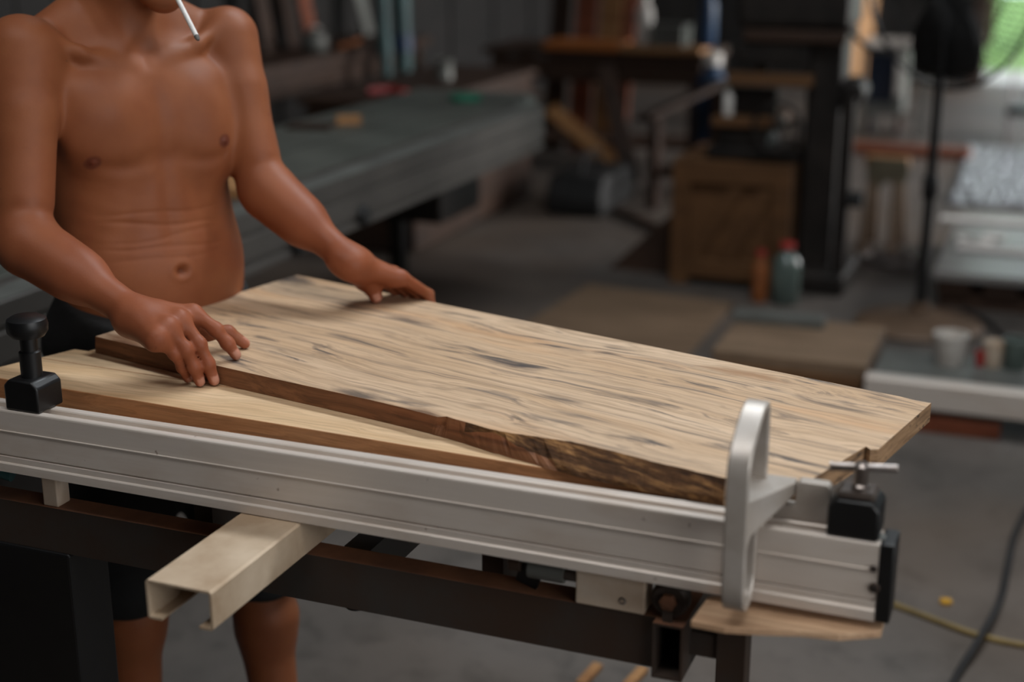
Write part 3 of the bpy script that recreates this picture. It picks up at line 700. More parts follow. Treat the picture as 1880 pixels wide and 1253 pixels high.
# legs
hipR, hipL = L(.085, -.015, .86), L(-.085, -.015, .86)
knR, anR = dep(246, 1130, 2.52), np.array([-1.46, 1.86, .085])
knL, anL = dep(488, 1130, 2.60), np.array([-1.24, 1.99, .085])
def leg(h, k, a, fd):
    fd = np.array(fd); sd = np.array([fd[1], -fd[0], 0]); g = np.array([-fd[0], -fd[1], 0])
    p = [cap(h, k, .080, .050), cap(lerp(h, k, .1)+fd*.02, lerp(h, k, .8)+fd*.008, .06, .045), cap(k+fd*.006, k+fd*.006-[0, 0, .03], .048, .044),
         cap(k, a, .046, .033), cap(lerp(k, a, .12)+g*.018, lerp(k, a, .5)+g*.010, .040, .032),
         cap(a-[0, 0, .04]+g*.03, a-[0, 0, .04]+fd*.06, .034, .030), cap(a-[0, 0, .030], a+fd*.09-[0, 0, .052], .034, .026),
         cap(a+fd*.06-[0, 0, .052]+sd*.02, a+fd*.12-[0, 0, .064]+sd*.022, .024, .018), cap(a+fd*.06-[0, 0, .055]-sd*.02, a+fd*.11-[0, 0, .064]-sd*.022, .022, .016)]
    toes = [cap(a+fd*(.115-.006*i*i*.3)-[0, 0, .071]+sd*(.030-.0155*i), a+fd*(.152-.008*i)-[0, 0, .074]+sd*(.031-.0165*i), .0105-.001*i, .0100-.001*i) for i in range(5)]
    return U(.008, U(.03, *p), *toes)
outR, outL = BR, -BR
torso_ = torso()
armR = arm(sh_R, el_R, wr_R, outR, BF, False); armL = arm(sh_L, el_L, wr_L, outL, BF, True)
body_node = U(.016, torso_, armR, armL)
body_node = U(.03, body_node, leg(hipR, knR, anR, (.93, -.36, 0)), leg(hipL, knL, anL, (.95, -.3, 0)))
body_node = U(.012, body_node, handR, handL, U(.012, head()))
nav = None
bv, bf = surface(body_node, (-1.70, 1.56, -.005), (-.93, 2.30, 1.72), .0027)
bn = vnormals(bv, bf)
# surface relief: creases, ribs, navel, nipples, veins, knuckle folds
loc = bv-BO; la, lb, lz = loc@BR, loc@BF, loc[:, 2]
front = np.clip((bn@BF)*1.6, 0, 1)*(np.abs(la) < .15)*(lb > -.02)
ss = lambda x, a, b_: np.clip((x-a)/(b_-a), 0, 1)
G = lambda x, s: np.exp(-(x/s)**2)
onarm = np.zeros(len(bv), bool); d_arm = np.full(len(bv), 9.)
for S_, E_, W_ in ((sh_R, el_R, wr_R), (sh_L, el_L, wr_L)):
    for A_, B_, r_ in ((S_, E_, .062), (E_, W_, .055)):
        d_ = B_-A_; t_ = np.clip((bv-A_)@d_/(d_@d_), -.1, 1.3); dd_ = np.linalg.norm(bv-A_-t_[:, None]*d_, axis=1); onarm |= dd_ < r_; d_arm = np.minimum(d_arm, dd_)
front = np.where(onarm, 0, front)
disp = np.zeros(len(bv))
disp -= front*.0035*G(la-.004+.02*(1.2-lz), .016)*ss(lz, 1.03, 1.08)*(1-ss(lz, 1.30, 1.34))                     # midline
for s in (1, -1):
    disp -= front*.0026*G(lz-(1.196+.35*(np.abs(la)-.06)**2*8), .012)*G(s*la-.075, .06)             # below the chest
    disp -= front*.0014*G(np.abs(la)-(.035+.42*(1.19-lz)), .020)*ss(lz, 1.02, 1.08)*(1-ss(lz, 1.15, 1.19))  # rib arch
    for k in range(4): disp += front*.0005*G(lz-(1.155-.028*k)-.35*(np.abs(la)-.08), .009)*ss(s*la, .06, .10)
for z0, amp, tl in ((1.098, .0026, .10), (1.078, .0018, -.05), (1.060, .0024, .06), (1.043, .0014, .03), (1.118, .0016, .05)):
    disp -= front*amp*.55*G(lz-z0-tl*la-.002*np.sin(la*40+z0*90), .0034)*(1-ss(np.abs(la), .08, .125))
for s in (1, -1):                                                                                  # groove between chest and shoulder
    A_, B_ = L(s*.118, .055, 1.372), L(s*.152, .035, 1.262); d_ = B_-A_; t_ = np.clip((bv-A_)@d_/(d_@d_), 0, 1)
    disp -= .0040*G(np.linalg.norm(bv-A_-t_[:, None]*d_, axis=1), .017)*ss(bn@BF, 0, .4)
    A_, B_ = L(s*.020, .09, 1.215), L(s*.115, .085, 1.195); d_ = B_-A_; t_ = np.clip((bv-A_)@d_/(d_@d_), 0, 1)   # lower edge of the chest muscle
    disp -= .0022*G(np.linalg.norm(bv-A_-t_[:, None]*d_, axis=1), .014)*front
nl = dep(333, 497, 2.38)-BO; n_a, n_z = nl@BR, nl[2]
dn = np.sqrt(((la-n_a)/1.25)**2+(lz-n_z)**2)
disp -= front*(.010*G(dn, .0075)) ; disp += front*.0012*G(dn-.014, .006)
nip = np.full(len(bv), 9.)
for q in (dep(183, 303, 2.25), dep(404, 257, 2.40)):
    n3 = q-BO; dd = np.sqrt((la-n3@BR)**2+(lz-n3[2])**2); nip = np.minimum(nip, np.where((lb > .03) & (bn@BF > .0) & (np.linalg.norm(bv-q, axis=1) < .045) & (d_arm > .050), dd, 9))
disp += .003*G(nip, .0045)
def vein(path, amp=.0011, w_=.0028):
    global disp
    path = spl(path, 6); dm = np.full(len(bv), 9.)
    for a, b_ in zip(path[:-1], path[1:]):
        d_ = b_-a; t_ = np.clip((bv-a)@d_/(d_@d_), 0, 1); dm = np.minimum(dm, np.linalg.norm(bv-a-t_[:, None]*d_, axis=1)-.0)
    return dm
for W_, mc in ((wr_R, R_mcp), (wr_L, L_mcp)):
    for i in range(4):                                                                             # tendons on the back of the hand
        A_ = W_+[0, 0, .018]; d_ = mc[i]+[0, 0, .011]-A_; t_ = np.clip((bv-A_)@d_/(d_@d_), .15, 1)
        disp += .0008*G(np.linalg.norm(bv-A_-t_[:, None]*d_, axis=1), .0055)*ss(bn[:, 2], .1, .5)
for js in jR:
    for k, nfold in ((1, 3), (2, 2)):
        d_ = js[k+1]-js[k-1]; d_ = d_/np.linalg.norm(d_); x = (bv-js[k])@d_; rr_ = np.linalg.norm(bv-js[k]-x[:, None]*d_, axis=1)
        disp -= .0007*(.5+.5*np.cos(x*2*pi/.0042))*G(x, .006)*(rr_ < .016)*ss(bn[:, 2], 0, .4)
bv = bv+bn*disp[:, None]
# tones: base skin, darker nipples and lips, pinker knuckles and nails, tanned forearms
tone = np.tile(np.array([S(141, 84, 53)[:3]]), (len(bv), 1))
def tint(mask, col):
    global tone
    tone = tone*(1-mask[:, None])+np.array(S(*col)[:3])[None]*mask[:, None]
lim = np.zeros(len(bv))
for A_, B_ in ((el_R, wr_R), (el_L, wr_L)):
    d_ = B_-A_; t_ = (bv-A_)@d_/(d_@d_); rr_ = np.linalg.norm(bv-A_-np.clip(t_, 0, 1)[:, None]*d_, axis=1); lim = np.maximum(lim, ss(t_, -.3, .5)*(rr_ < .15))
tint(lim*.6, (140, 76, 49))
for js in (jR, jL):
    for j in js:
        for k in (0, 1, 2): tint(.3*G(np.linalg.norm(bv-j[k], axis=1), .013), (172, 100, 76))
        tint(.5*G(np.linalg.norm(bv-j[3], axis=1), .011), (182, 112, 90))
for tt_ in (thR, thL): tint(.5*G(np.linalg.norm(bv-tt_[2], axis=1), .012), (190, 112, 90))
tint(.85*(1-ss(nip, .0095, .0135)), (92, 46, 36))
tint(.5*G(dn, .006)*front, (90, 48, 34))
for a_ in ((0, .086, -.061), (0, .084, -.074), (.012, .081, -.068), (-.012, .081, -.068)): tint(.5*G(np.linalg.norm(bv-H(*a_), axis=1), .009), (130, 66, 56))
for (j, up_) in [(jR[i], np.array([.55, -.45, .70])) for i in range(4)]+[(thR, np.array([.3, .5, .8])), (thL, np.array([.2, -.6, .75]))]:
    d_ = j[-1]-j[-2]; d_ = d_/np.linalg.norm(d_); u_ = up_-d_*(up_@d_); u_ = u_/np.linalg.norm(u_); w_ = np.cross(d_, u_)
    q = bv-(j[-1]+u_*.0075); x, y, z = q@d_, q@w_, q@u_
    mk = (1-ss(np.maximum(np.abs(x)/.0075, np.abs(y)/.0062), .85, 1.1))*(np.abs(z) < .006)
    tint(.8*mk, (206, 150, 128))
m, nt, bs_ = new_mat('tanned_skin'); M_skin = m
at = nt.nodes.new('ShaderNodeAttribute'); at.attribute_name = 'tone'
v = mapping(nt); n1 = tex_noise(nt, v, 14, 6, .6); n2 = tex_noise(nt, v, 260, 4, .6); n3 = tex_noise(nt, v, 60, 2)
c = mixc(nt, ramp(nt, n1, [(.38, (.34, .34, .34, 1)), (.64, (0, 0, 0, 1))]), at.outputs['Color'], S(112, 58, 38))
c = mixc(nt, ramp(nt, n3, [(.74, (0, 0, 0, 1)), (.80, (.45, .45, .45, 1))]), c, S(84, 46, 34))
nt.links.new(c, bs_.inputs['Base Color']); nt.links.new(ramp(nt, n1, [(.3, (.46,)*3+(1,)), (.7, (.58,)*3+(1,))]), bs_.inputs['Roughness']); bs_.inputs['Specular IOR Level'].default_value = .26
bs_.inputs['Subsurface Weight'].default_value = .12; bs_.inputs['Subsurface Radius'].default_value = (.012, .005, .003); bs_.inputs['Subsurface Scale'].default_value = .6
bump(nt, bs_, n2, .12, .0015)
person = npmesh('person', bv, bf, M_skin, tone)
tag(person, 'bare-chested person in black shorts with a cigarette, both hands on the streaked board', 'person')
# shorts
M_cloth = pm('black_cloth', S(20, 19, 19), S(13, 12, 12), 60, .85, 0, .3)
hemR, hemL = lerp(hipR, knR, .86), lerp(hipL, knL, .88)
sh_node = U(.035, ell(L(-.020, -.020, .905), RB, (.183, .124, .145)), cap(lerp(hipR, knR, -.05), hemR, .096, .086), cap(lerp(hipL, knL, -.05), hemL, .096, .086),
            cap(L(-.075, .012, .94), L(.045, .012, .94), .10, .10),
            cap(lerp(hipR, hemR, .45), lerp(hipL, hemL, .45), .088, .088))
def clip_node(node, planes):
    def f(P):
        d = node[0](P)
        for n_, p_ in planes: d = np.maximum(d, (P-p_)@n_)
        return d
    return (f, node[1], node[2])
dR = (knR-hipR)/np.linalg.norm(knR-hipR)
sh_node = clip_node(sh_node, [(np.array([.36*BF[0], .36*BF[1], 1])/sqrt(1.13), L(0, .0, .970)), (-BZ, np.array([0, 0, min(hemR[2], hemL[2])]))])
sv, sf = surface(sh_node, (-1.72, 1.70, .36), (-1.02, 2.30, 1.04), .006)
sn = vnormals(sv, sf)
sv = sv+sn*(.003*np.sin((sv@BR)*55+sv[:, 2]*9)*np.sin(sv[:, 2]*23+(sv@BF)*17))[:, None]
attach(npmesh('shorts', sv, sf, M_cloth), person)
# hair, eyes
M_hair = pm('black_hair', S(28, 24, 22), S(14, 12, 11), 90, .6, 0, .6)
hn = SUB(.012, ell(H(0, -.016, .036), RH, (.079, .100, .090)), ell(H(0, .085, -.035), RH, (.085, .085, .100)), ell(H(0, -.03, -.10), RH, (.11, .12, .09)))
hv, hf = surface(hn, HO-.14, HO+.16, .004)
hv = hv+vnormals(hv, hf)*(.0025*np.sin(hv[:, 0]*700)*np.sin(hv[:, 1]*640+hv[:, 2]*300))[:, None]
attach(npmesh('hair', hv, hf, M_hair), person)
M_eye = pm('eye_white', S(206, 200, 192), S(196, 188, 180), 10, .2, 0, 0)
for s in (1, -1):
    e_ = B().lathe([(.0115*sin(pi*k/12), -.0115*cos(pi*k/12)) for k in range(13)], H(s*.031, .071, .002), 20, HF).build('eyeball', M_eye, person, True)
    B().lathe([(.0055, .0103), (.0040, .0112), (0, .0117)], H(s*.031, .071, .002), 16, HF).build('iris', M_rubber, e_, True)
# cigarette
c1, c0 = dep(364, 73, 2.165), H(.010, .083, -.068)
ax_ = Vector(c1)-Vector(c0); c0 = Vector(c1)-ax_.normalized()*.092
cg = thing('cigarette', c0, 'lit white cigarette hanging from the person\'s lips', 'cigarette')
cu = ax_.normalized()
B().tube([c0, c0+cu*.084], .0039, 16).build('paper', M_paper_glare, cg, True)
B().tube([c0+cu*.084, c0+cu*.0865, c0+cu*.090, c0+cu*.093], [.0038, .0041, .0034, .0018], 12).build('ash', M_ash, cg, True)

# ------------------------------------------------------------------ background: the panel saw behind the person
def plank(b, p0, p1, w_, th, side=(0, 0, 1)):
    p0, p1 = Vector(p0), Vector(p1); x = (p1-p0).normalized(); y = Vector(side); y = (y-x*y.dot(x)).normalized(); z = x.cross(y)
    b.box((p0+p1)/2, ((p1-p0).length, w_, th), 0, Matrix((x, y, z)).transposed()); return b
SZ = .85
saw = thing('panel_saw', (-2.3, 3.5, 0), 'long grey panel saw table with an aluminium side, behind the person', 'table saw')
pf = [(-1.950, .845), (-1.950, .800), (-1.956, .797), (-1.956, .785), (-1.950, .782), (-1.950, .722), (-1.957, .718), (-1.957, .705), (-1.950, .700), (-1.950, .685), (-2.075, .685), (-2.075, .850), (-2.040, .850), (-2.038, .846), (-2.028, .846), (-2.026, .850), (-1.955, .850)]
B().prism(pf, lambda u, v_, h: (u, h, v_), .6, 5.30).build('sliding_carriage', M_fascia, saw)
B().bb((-2.024, .6, .8502), (-1.953, 5.30, .8525)).build('carriage_strip', M_greymetal, saw)
B().bb((-2.66, .6, .815), (-2.082, 5.56, SZ)).build('table_top', M_ironwood, saw, False, .004)
B().bb((-2.66, 5.565, .80), (-2.14, 5.66, SZ)).build('end_rail', M_greymetal, saw, False, .004)
B().bb((-2.60, .9, .05), (-2.12, 2.7, .684)).build('base_cabinet', M_darkiron, saw, False, .006)
B().bb((-2.62, 4.95, .42), (-2.25, 5.35, .814)).build('motor_box', M_darkiron, saw, False, .006)
B().bb((-2.64, 5.28, 0), (-2.58, 5.34, .42)).build('leg', M_darkiron, saw)
for y in (1.1, 2.3): B().bb((-2.55, y, 0), (-2.27, y+.25, .05)).build('foot', M_rubber, saw)
B().bb((-2.34, 2.6, SZ), (-2.335, 5.2, SZ+.0012)).build('table_seam', M_rubber, saw)
for x, y, z in ((665, 395, .775), (545, 452, .70)):
    q = ray(x, y); q = CAM+q*((-1.95)/q[0])
    B().lathe([(.030, 0), (.030, .012), (.022, .020), (0, .020)], (-1.95, q[1], max(.715, min(.80, q[2]))), 18, (1, 0, 0)).build('lock_knob', M_rubber, saw, True)
# odds and ends on its top
def offcut(px_, py_, dims, rz, mat_, label, name='wood_offcut', cat='offcut', z=SZ):
    q = onz(px_, py_, z)
    return tag(B().box((q[0], q[1], z+dims[2]/2+.0005), dims, rz).build(name, mat_, None, False, .003), label, cat)
offcut(436, 352, (.10, .22, .03), .3, M_bgwood, 'yellowish wood offcut on the saw table between torso and arm')
offcut(640, 226, (.09, .12, .022), .5, M_bgwood, 'small pale wood offcut on the grey saw table, right of a flat one')
offcut(572, 236, (.16, .10, .012), .2, M_darkwood, 'flat thin wood offcut on the grey saw table beside the arm')
q = onz(855, 184, SZ)
t = thing('green_lid', (q[0], q[1], SZ), 'green plastic tub lid on the far end of the saw table', 'lid')
B().lathe([(.065, .0005), (.068, .004), (.068, .018), (.060, .021), (.056, .017), (0, .017)], (q[0], q[1], SZ), 28).build('disc', M_green, t, True)
B().lathe([(.012, .017), (.012, .028), (0, .030)], (q[0], q[1], SZ), 14).build('grip', M_green, t, True)

# ------------------------------------------------------------------ dark bench along the side wall, with its clutter
wbn = thing('wall_bench', (-4.2, 6.6, 0), 'dark timber bench along the side wall behind the saw table', 'workbench')
for i in range(3): B().bb((-4.52+.19*i, 4.2, .75), (-4.52+.19*i+.185, 8.6, .80)).build('top_plank', M_darkwood, wbn)
for y in (4.3, 6.3, 8.4):
    for x in (-4.5, -4.04): B().bb((x, y, 0), (x+.08, y+.08, .75)).build('leg', M_darkwood, wbn)
B().bb((-4.03, 4.38, .62), (-3.98, 8.4, .74)).build('apron', M_darkwood, wbn)
B().bb((-4.48, 4.38, .22), (-4.0, 8.4, .25)).build('shelf', M_darkwood, wbn)
def jug(name, base, h, r, mat_, cap_m, label, cat, group=None, neck=.35):
    t = thing(name, base, label, cat, group)
    B().lathe([(r*.9, 0), (r, .01), (r, h*.62), (r*.85, h*.74), (r*neck, h*.84), (r*neck, h*.93), (0, h*.93)], base, 20).build('body', mat_, t, True)
    B().lathe([(r*neck*1.2, h*.92), (r*neck*1.2, h), (0, h)], base, 16).build('cap', cap_m, t, True)
    return t
def on_bench(px_, X): # point on the wall bench top seen at column px_
    d = ray(px_, 60); k = X/d[0]; return (X, d[1]*k, .8005)
q = on_bench(578, -4.15); jug('plastic_jug', q, .14, .08, M_greymetal, M_white, 'pale grey plastic jug on the dark side-wall bench', 'jug')
b = B(); b.tube([on_bench(612, -4.1)[:2]+(.814,), on_bench(622, -4.06)[:2]+(.818,), on_bench(640, -4.1)[:2]+(.815,), on_bench(660, -4.2)[:2]+(.812,)], .013, 8)
tag(b.build('orange_strap', M_orange, None, True), 'orange strap lying on the dark side-wall bench', 'strap')
for k, (pxx, h, m_, lb) in enumerate(((470, 1.0, M_darkwood, 'dark upright plank nearest the person on the side-wall bench'), (515, .9, M_darkwood, 'narrow dark upright plank on the side-wall bench, left of the pale grey jug'), (548, .95, M_redwood, 'reddish upright plank right behind the pale grey jug'), (655, .6, M_greymetal, 'pale grey upright panel behind the orange strap'))):
    q = on_bench(pxx, -4.45)
    b = B(); plank(b, (-4.36, q[1], .80), (-4.53, q[1]+.02, .80+h), .13, .022, (0, 1, 0)); tag(b.build('upright_plank', m_, None, False, .003), lb, 'plank', 'planks leaning above the side bench')
for pxx, h, r, m_, lb in ((712, .75, .035, M_teal, 'left one of two teal plastic pipes standing by the side bench'), (745, .95, .05, M_teal, 'right, thicker one of two teal plastic pipes by the side bench')):
    q = on_bench(pxx, -3.75)
    t = thing('plastic_pipe', (q[0], q[1], 0), lb, 'pipe', 'teal pipes by the side bench')
    B().tube([(q[0], q[1], 0), (q[0]-.04, q[1], .8+h)], r, 16).build('barrel', m_, t, True)
    B().tube([(q[0]-.021, q[1], .78), (q[0]-.026, q[1], .88)], r*1.25, 16).build('coupling', M_blue if r > .04 else M_teal, t, True)
# low red-brown chest between the bench and the saw
q0, q1 = (-3.35, 5.9), (-2.80, 7.6)
ck2 = thing('timber_chest', (-3.1, 6.8, 0), 'low dark timber chest behind the far end of the saw table', 'chest')
B().bb((-3.42, 6.0, .02), (-2.86, 7.55, .70)).build('body', M_darkwood, ck2, False, .004)
B().bb((-3.45, 5.97, .701), (-2.83, 7.58, .735)).build('lid', M_darkwood, ck2, False, .004)
q = (-3.1, 6.9, .7355)
t = thing('tin_can', q, 'small grey tin can standing on the dark timber chest', 'can')
B().lathe([(.045, 0), (.047, .004), (.045, .008), (.045, .10), (.047, .104), (.040, .106), (.040, .09), (0, .09)], q, 20).build('can_body', M_greymetal, t, True)
tag(B().tube([(-3.15, 6.12, .758), (-3.06, 6.18, .765), (-2.95, 6.12, .758)], .022, 8).build('red_rag', M_red, None, True), 'rolled red rag on the near end of the dark timber chest', 'rag')

# ------------------------------------------------------------------ timber workbench across the back with things on and under it
BY = 8.5
wk = thing('timber_workbench', (-2.75, BY+.3, 0), 'long timber workbench in the dark back, topped with an orange plank', 'workbench')
B().bb((-3.55, BY, .715), (-3.10, BY+.62, .755)).build('top_plank', M_darkwood, wk)
B().bb((-3.13, BY-.03, .7555), (-2.64, BY+.25, .805)).build('top_plank', wood_mat('orange_plank', S(196, 120, 62), S(160, 92, 44), S(80, 50, 30), 1, .2), wk, False, .004)
B().bb((-3.09, BY, .705), (-2.10, BY+.62, .755)).build('top_plank', M_darkwood, wk)
B().bb((-2.63, BY-.03, .7555), (-2.12, BY+.25, .79)).build('top_plank', M_bgwood, wk, False, .004)
for x in (-3.5, -2.2):
    for y in (BY+.02, BY+.52): B().bb((x, y, 0), (x+.08, y+.08, .704)).build('leg', M_darkwood, wk)
B().bb((-3.42, BY+.03, .56), (-2.2, BY+.07, .70)).build('apron', M_darkwood, wk)
B().bb((-3.42, BY+.1, .15), (-2.2, BY+.5, .18)).build('shelf', M_darkwood, wk)
q = (ony(1182, 70, BY+.12)[0], BY+.12, .7905); jug('white_bottle', q, .30, .055, M_white, M_white, 'tall white bottle standing on the timber workbench', 'bottle', None, .5)
q = ony(1232, 80, BY+.12)
t = thing('grey_tin_box', (q[0], BY+.15, .79), 'pale grey tin box on the right end of the timber workbench', 'box')
B().bb((q[0]-.10, BY+.02, .7905), (q[0]+.10, BY+.22, .90)).build('body', M_greymetal, t, False, .004)
B().bb((q[0]-.104, BY+.016, .9005), (q[0]+.104, BY+.224, .92)).build('lid', M_greymetal, t, False, .004)
for k, (pxx, h, m_, lb) in enumerate(((1000, .8, M_darkwood, 'darkest upright plank at the left behind the timber workbench'), (1050, 1.1, M_redwood, 'reddish upright plank behind the orange workbench plank'), (1095, 1.0, M_bgwood, 'pale upright plank behind the workbench, left of the white bottle'), (1128, .9, M_redwood, 'narrow red-brown upright plank next to the white bottle'))):
    x = ony(pxx, 40, BY+.55)[0]
    b = B(); plank(b, (x, BY+.70, 0), (x+.02, BY+.98, .82+h), .15 if k != 3 else .09, .025, (1, 0, 0)); tag(b.build('leaning_plank', m_, None, False, .003), lb, 'plank', 'planks behind the timber workbench')
# blue bottle and blue container hanging over the bench end
q = (ony(1308, 120, BY-.35)[0], BY-.35)
tall = thing('blue_drum', (q[0], q[1], 0), 'tall blue plastic drum with a white cap beside the workbench end', 'drum')
B().lathe([(.085, 0), (.095, .02), (.095, .60), (.085, .66), (.05, .70), (.05, .74), (0, .74)], (q[0], q[1], 0), 22).build('body', M_blue, tall, True)
B().lathe([(.055, .735), (.055, .80), (0, .81)], (q[0], q[1], 0), 18).build('cap', M_white, tall, True)
q2 = ony(1312, 20, BY+.1)
jug('blue_bottle', (q2[0]-.05, BY+.14, .7905), .38, .055, M_blue, M_blue, 'slim blue bottle standing at the right end of the timber workbench', 'bottle')
# boards leaning under and before the bench
for (a, c_, w_, m_, lb) in (((1145, 315), (1010, 200), .10, M_bgwood, 'orange-brown board leaning low against the far end of the saw'), ((1160, 300), (1105, 165), .11, M_darkwood, 'dark board leaning steeply under the timber workbench')):
    p0 = onz(*a, .02); p1 = ony(c_[0], c_[1], p0[1]+.20)
    if a[0] == 1160: x_ = ony(1160, 300, 8.1)[0]; p0 = (x_, 8.12, .02); p1 = (ony(1108, 165, 8.42)[0], 8.44, .68)
    b = B(); plank(b, p0, p1, w_, .025, (.9, .2, .1)); tag(b.build('leaning_board', m_, None, False, .003), lb, 'board', 'boards leaning by the workbench')
p0 = onz(1235, 368, 0)
sh = thing('slanted_trestle', (p0[0], p0[1], 0), 'dark trestle with a slanting dark top plank in front of the timber workbench', 'trestle')
b = B(); plank(b, (p0[0]-.10, p0[1]-.3, .50), (p0[0]+.26, p0[1]+.1, .68), .18, .03, (-.3, 1, 0)); b.build('slanted_top', M_darkwood, sh, False, .003)
for dx, dy, h in ((-.06, -.32, .50), (-.10, -.12, .50), (.22, 0, .64), (.16, .15, .64)): B().bb((p0[0]+dx, p0[1]+dy, 0), (p0[0]+dx+.05, p0[1]+dy+.05, h)).build('leg', M_darkwood, sh)
B().bb((p0[0]-.06, p0[1]-.28, .18), (p0[0]+.22, p0[1]-.24, .24)).build('stretcher', M_darkwood, sh)
b = B(); plank(b, onz(1130, 385, .015), onz(1235, 430, .015), .05, .03, (0, 1, 0)); tag(b.build('floor_batten', M_darkwood, None), 'dark batten lying on the floor left of the wooden machine base', 'batten')
# dark duffel of tools under the saw's far end
q = onz(880, 385, 0); t = thing('tool_bag', (q[0], q[1], 0), 'black tool bag on the floor under the far end of the saw', 'bag')
B().prism([(-.30, 0), (.30, 0), (.32, .10), (.24, .22), (-.24, .22), (-.32, .10)], lambda u, v_, h: (q[0]+.55+h, q[1]+u+.3, v_), -.16, .16).build('bag_body', M_rubber, t, True, .03, 3)
B().tube(spl([(q[0]+.55, q[1]+.12, .21), (q[0]+.55, q[1]+.2, .30), (q[0]+.55, q[1]+.4, .30), (q[0]+.55, q[1]+.48, .21)], 6), .012, 8).build('handle', M_rubber, t, True)

# ------------------------------------------------------------------ mortising machine on its wooden base
MX, MY = -1.33, 5.97
mb = thing('machine_base', (MX, MY+.25, 0), 'brown plywood crate carrying the dark mortising machine', 'crate')
B().bb((MX-.27, MY+.03, .04), (MX+.25, MY+.50, .555)).build('box', M_ply, mb, False, .003)
for x in (MX-.27, MX+.17): B().bb((x, MY, 0), (x+.08, MY+.029, .555)).build('corner_post', M_ply, mb, False, .003)
B().bb((MX-.189, MY, .04), (MX+.169, MY+.029, .12)).build('cross_board', M_ply, mb, False, .003)
B().bb((MX-.189, MY, .46), (MX+.169, MY+.029, .555)).build('cross_board', M_ply, mb, False, .003)
for x0, x1 in ((-.17, .02), (-.02, .15)):
    b = B(); plank(b, (MX+x0, MY+.018, .13), (MX+x1, MY+.018, .455), .06, .016, (1, 0, 0)); b.build('brace', M_ply, mb)
b = B(); b.prism([(-.60, .0), (-.27, .0), (-.27, .30), (-.33, .26)], lambda u, v_, h: (MX+u, h, v_), MY+.15, MY+.30); b.build('side_wedge', M_darkwood, mb)
mm = thing('mortising_machine', (MX+.25, MY+.3, .555), 'dark cast-iron mortising machine with column, head, table and handwheel', 'machine')
CXm = MX+.34
B().bb((CXm-.075, MY+.12, .0), (CXm+.075, MY+.36, 1.95)).build('column', M_darkiron, mm, False, .02)
B().bb((CXm-.085, MY+.02, 0), (CXm+.15, MY+.46, .10)).build('pedestal', M_darkiron, mm, False, .02)
B().bb((MX-.14, MY+.06, .556), (CXm-.08, MY+.44, .61)).build('bed', M_darkiron, mm, False, .01)
B().bb((MX-.10, MY+.08, .611), (MX+.12, MY+.36, .70)).build('cross_slide', M_darkiron, mm, False, .01)
B().bb((MX-.12, MY+.05, .701), (MX+.16, MY+.38, .74)).build('work_table', M_ply, mm, False, .005)
B().bb((MX-.10, MY+.14, .741), (MX+.14, MY+.18, .86)).build('fence_plate', M_darkiron, mm, False, .005)
B().bb((MX-.06, MY+.05, .88), (MX+.30, MY+.13, .93)).build('clamp_jaw', M_ply, mm, False, .005)
B().bb((MX-.04, MY+.08, .96), (CXm-.06, MY+.38, 1.06)).build('head_slide', M_darkiron, mm, False, .015)
B().bb((MX+.00, MY+.06, 1.061), (CXm+.09, MY+.40, 1.12)).build('cross_arm', M_darkwood, mm, False, .01)
B().bb((MX-.03, MY+.04, 1.121), (CXm+.10, MY+.42, 1.60)).build('head', M_darkiron, mm, False, .03)
B().cyl((MX+.06, MY+.22, .88), (MX+.06, MY+.22, .961), .028, 16).build('chuck', M_darkiron, mm, True)
B().cyl((MX+.06, MY+.22, .76), (MX+.06, MY+.22, .881), .010, 12).build('chisel', M_steel, mm, True)
B().lathe([(.04, -.10), (.06, -.09), (.065, 0), (.06, .10), (.04, .11)], (CXm+.10, MY+.25, .85), 22, (0, 1, 0)).build('motor', M_darkiron, mm, True)
hwc = V(CXm-.16, MY-.02, .72)
hw_ = B().tube([hwc+V(.10*cos(a), 0, .10*sin(a)) for a in [2*pi*k/24 for k in range(25)]], .010, 8, False).build('handwheel', M_darkiron, mm, True)
for k in range(4): B().cyl(hwc, hwc+V(.10*cos(k*pi/2+.4), 0, .10*sin(k*pi/2+.4)), .007, 8).build('spoke', M_darkiron, hw_, True)
B().cyl(hwc+V(0, -.01, 0), hwc+V(0, .09, 0), .018, 12).build('hub', M_darkiron, hw_, True)
B().tube([(CXm+.02, MY+.10, 1.18), (CXm+.20, MY+.06, 1.03)], .010, 10).build('lever', M_darkiron, mm, True)
B().tube([(CXm+.115, MY+.08, .0), (CXm+.115, MY+.08, .84)], .030, 12).build('side_post', M_darkiron, mm, True)
B().cyl((CXm+.14, MY+.08, .42), (CXm+.20, MY+.08, .42), .035, 14).build('post_knob', M_rubber, mm, True)
for (pxx, pyy, nm, m_, r, h, lb, cat) in ((1368, 165, 'oil_bottle', M_white, .022, .13, 'small pale bottle on the machine work table', 'bottle'),):
    q = (MX-.06, MY+.10, .7405); jug(nm, q, h, r, m_, M_green, lb, cat)
# bottles at the foot of the crate
q = onz(1440, 556, 0); jug('murky_bottle', (q[0], q[1], 0), .26, .062, M_glass, M_red, 'murky grey bottle with a red cap by the crate', 'bottle', None, .42)
q = onz(1393, 553, 0); jug('orange_bottle', (q[0], q[1]+.0, 0), .22, .035, M_orange, M_red, 'slim orange bottle beside the red-capped bottle', 'bottle', None, .5)

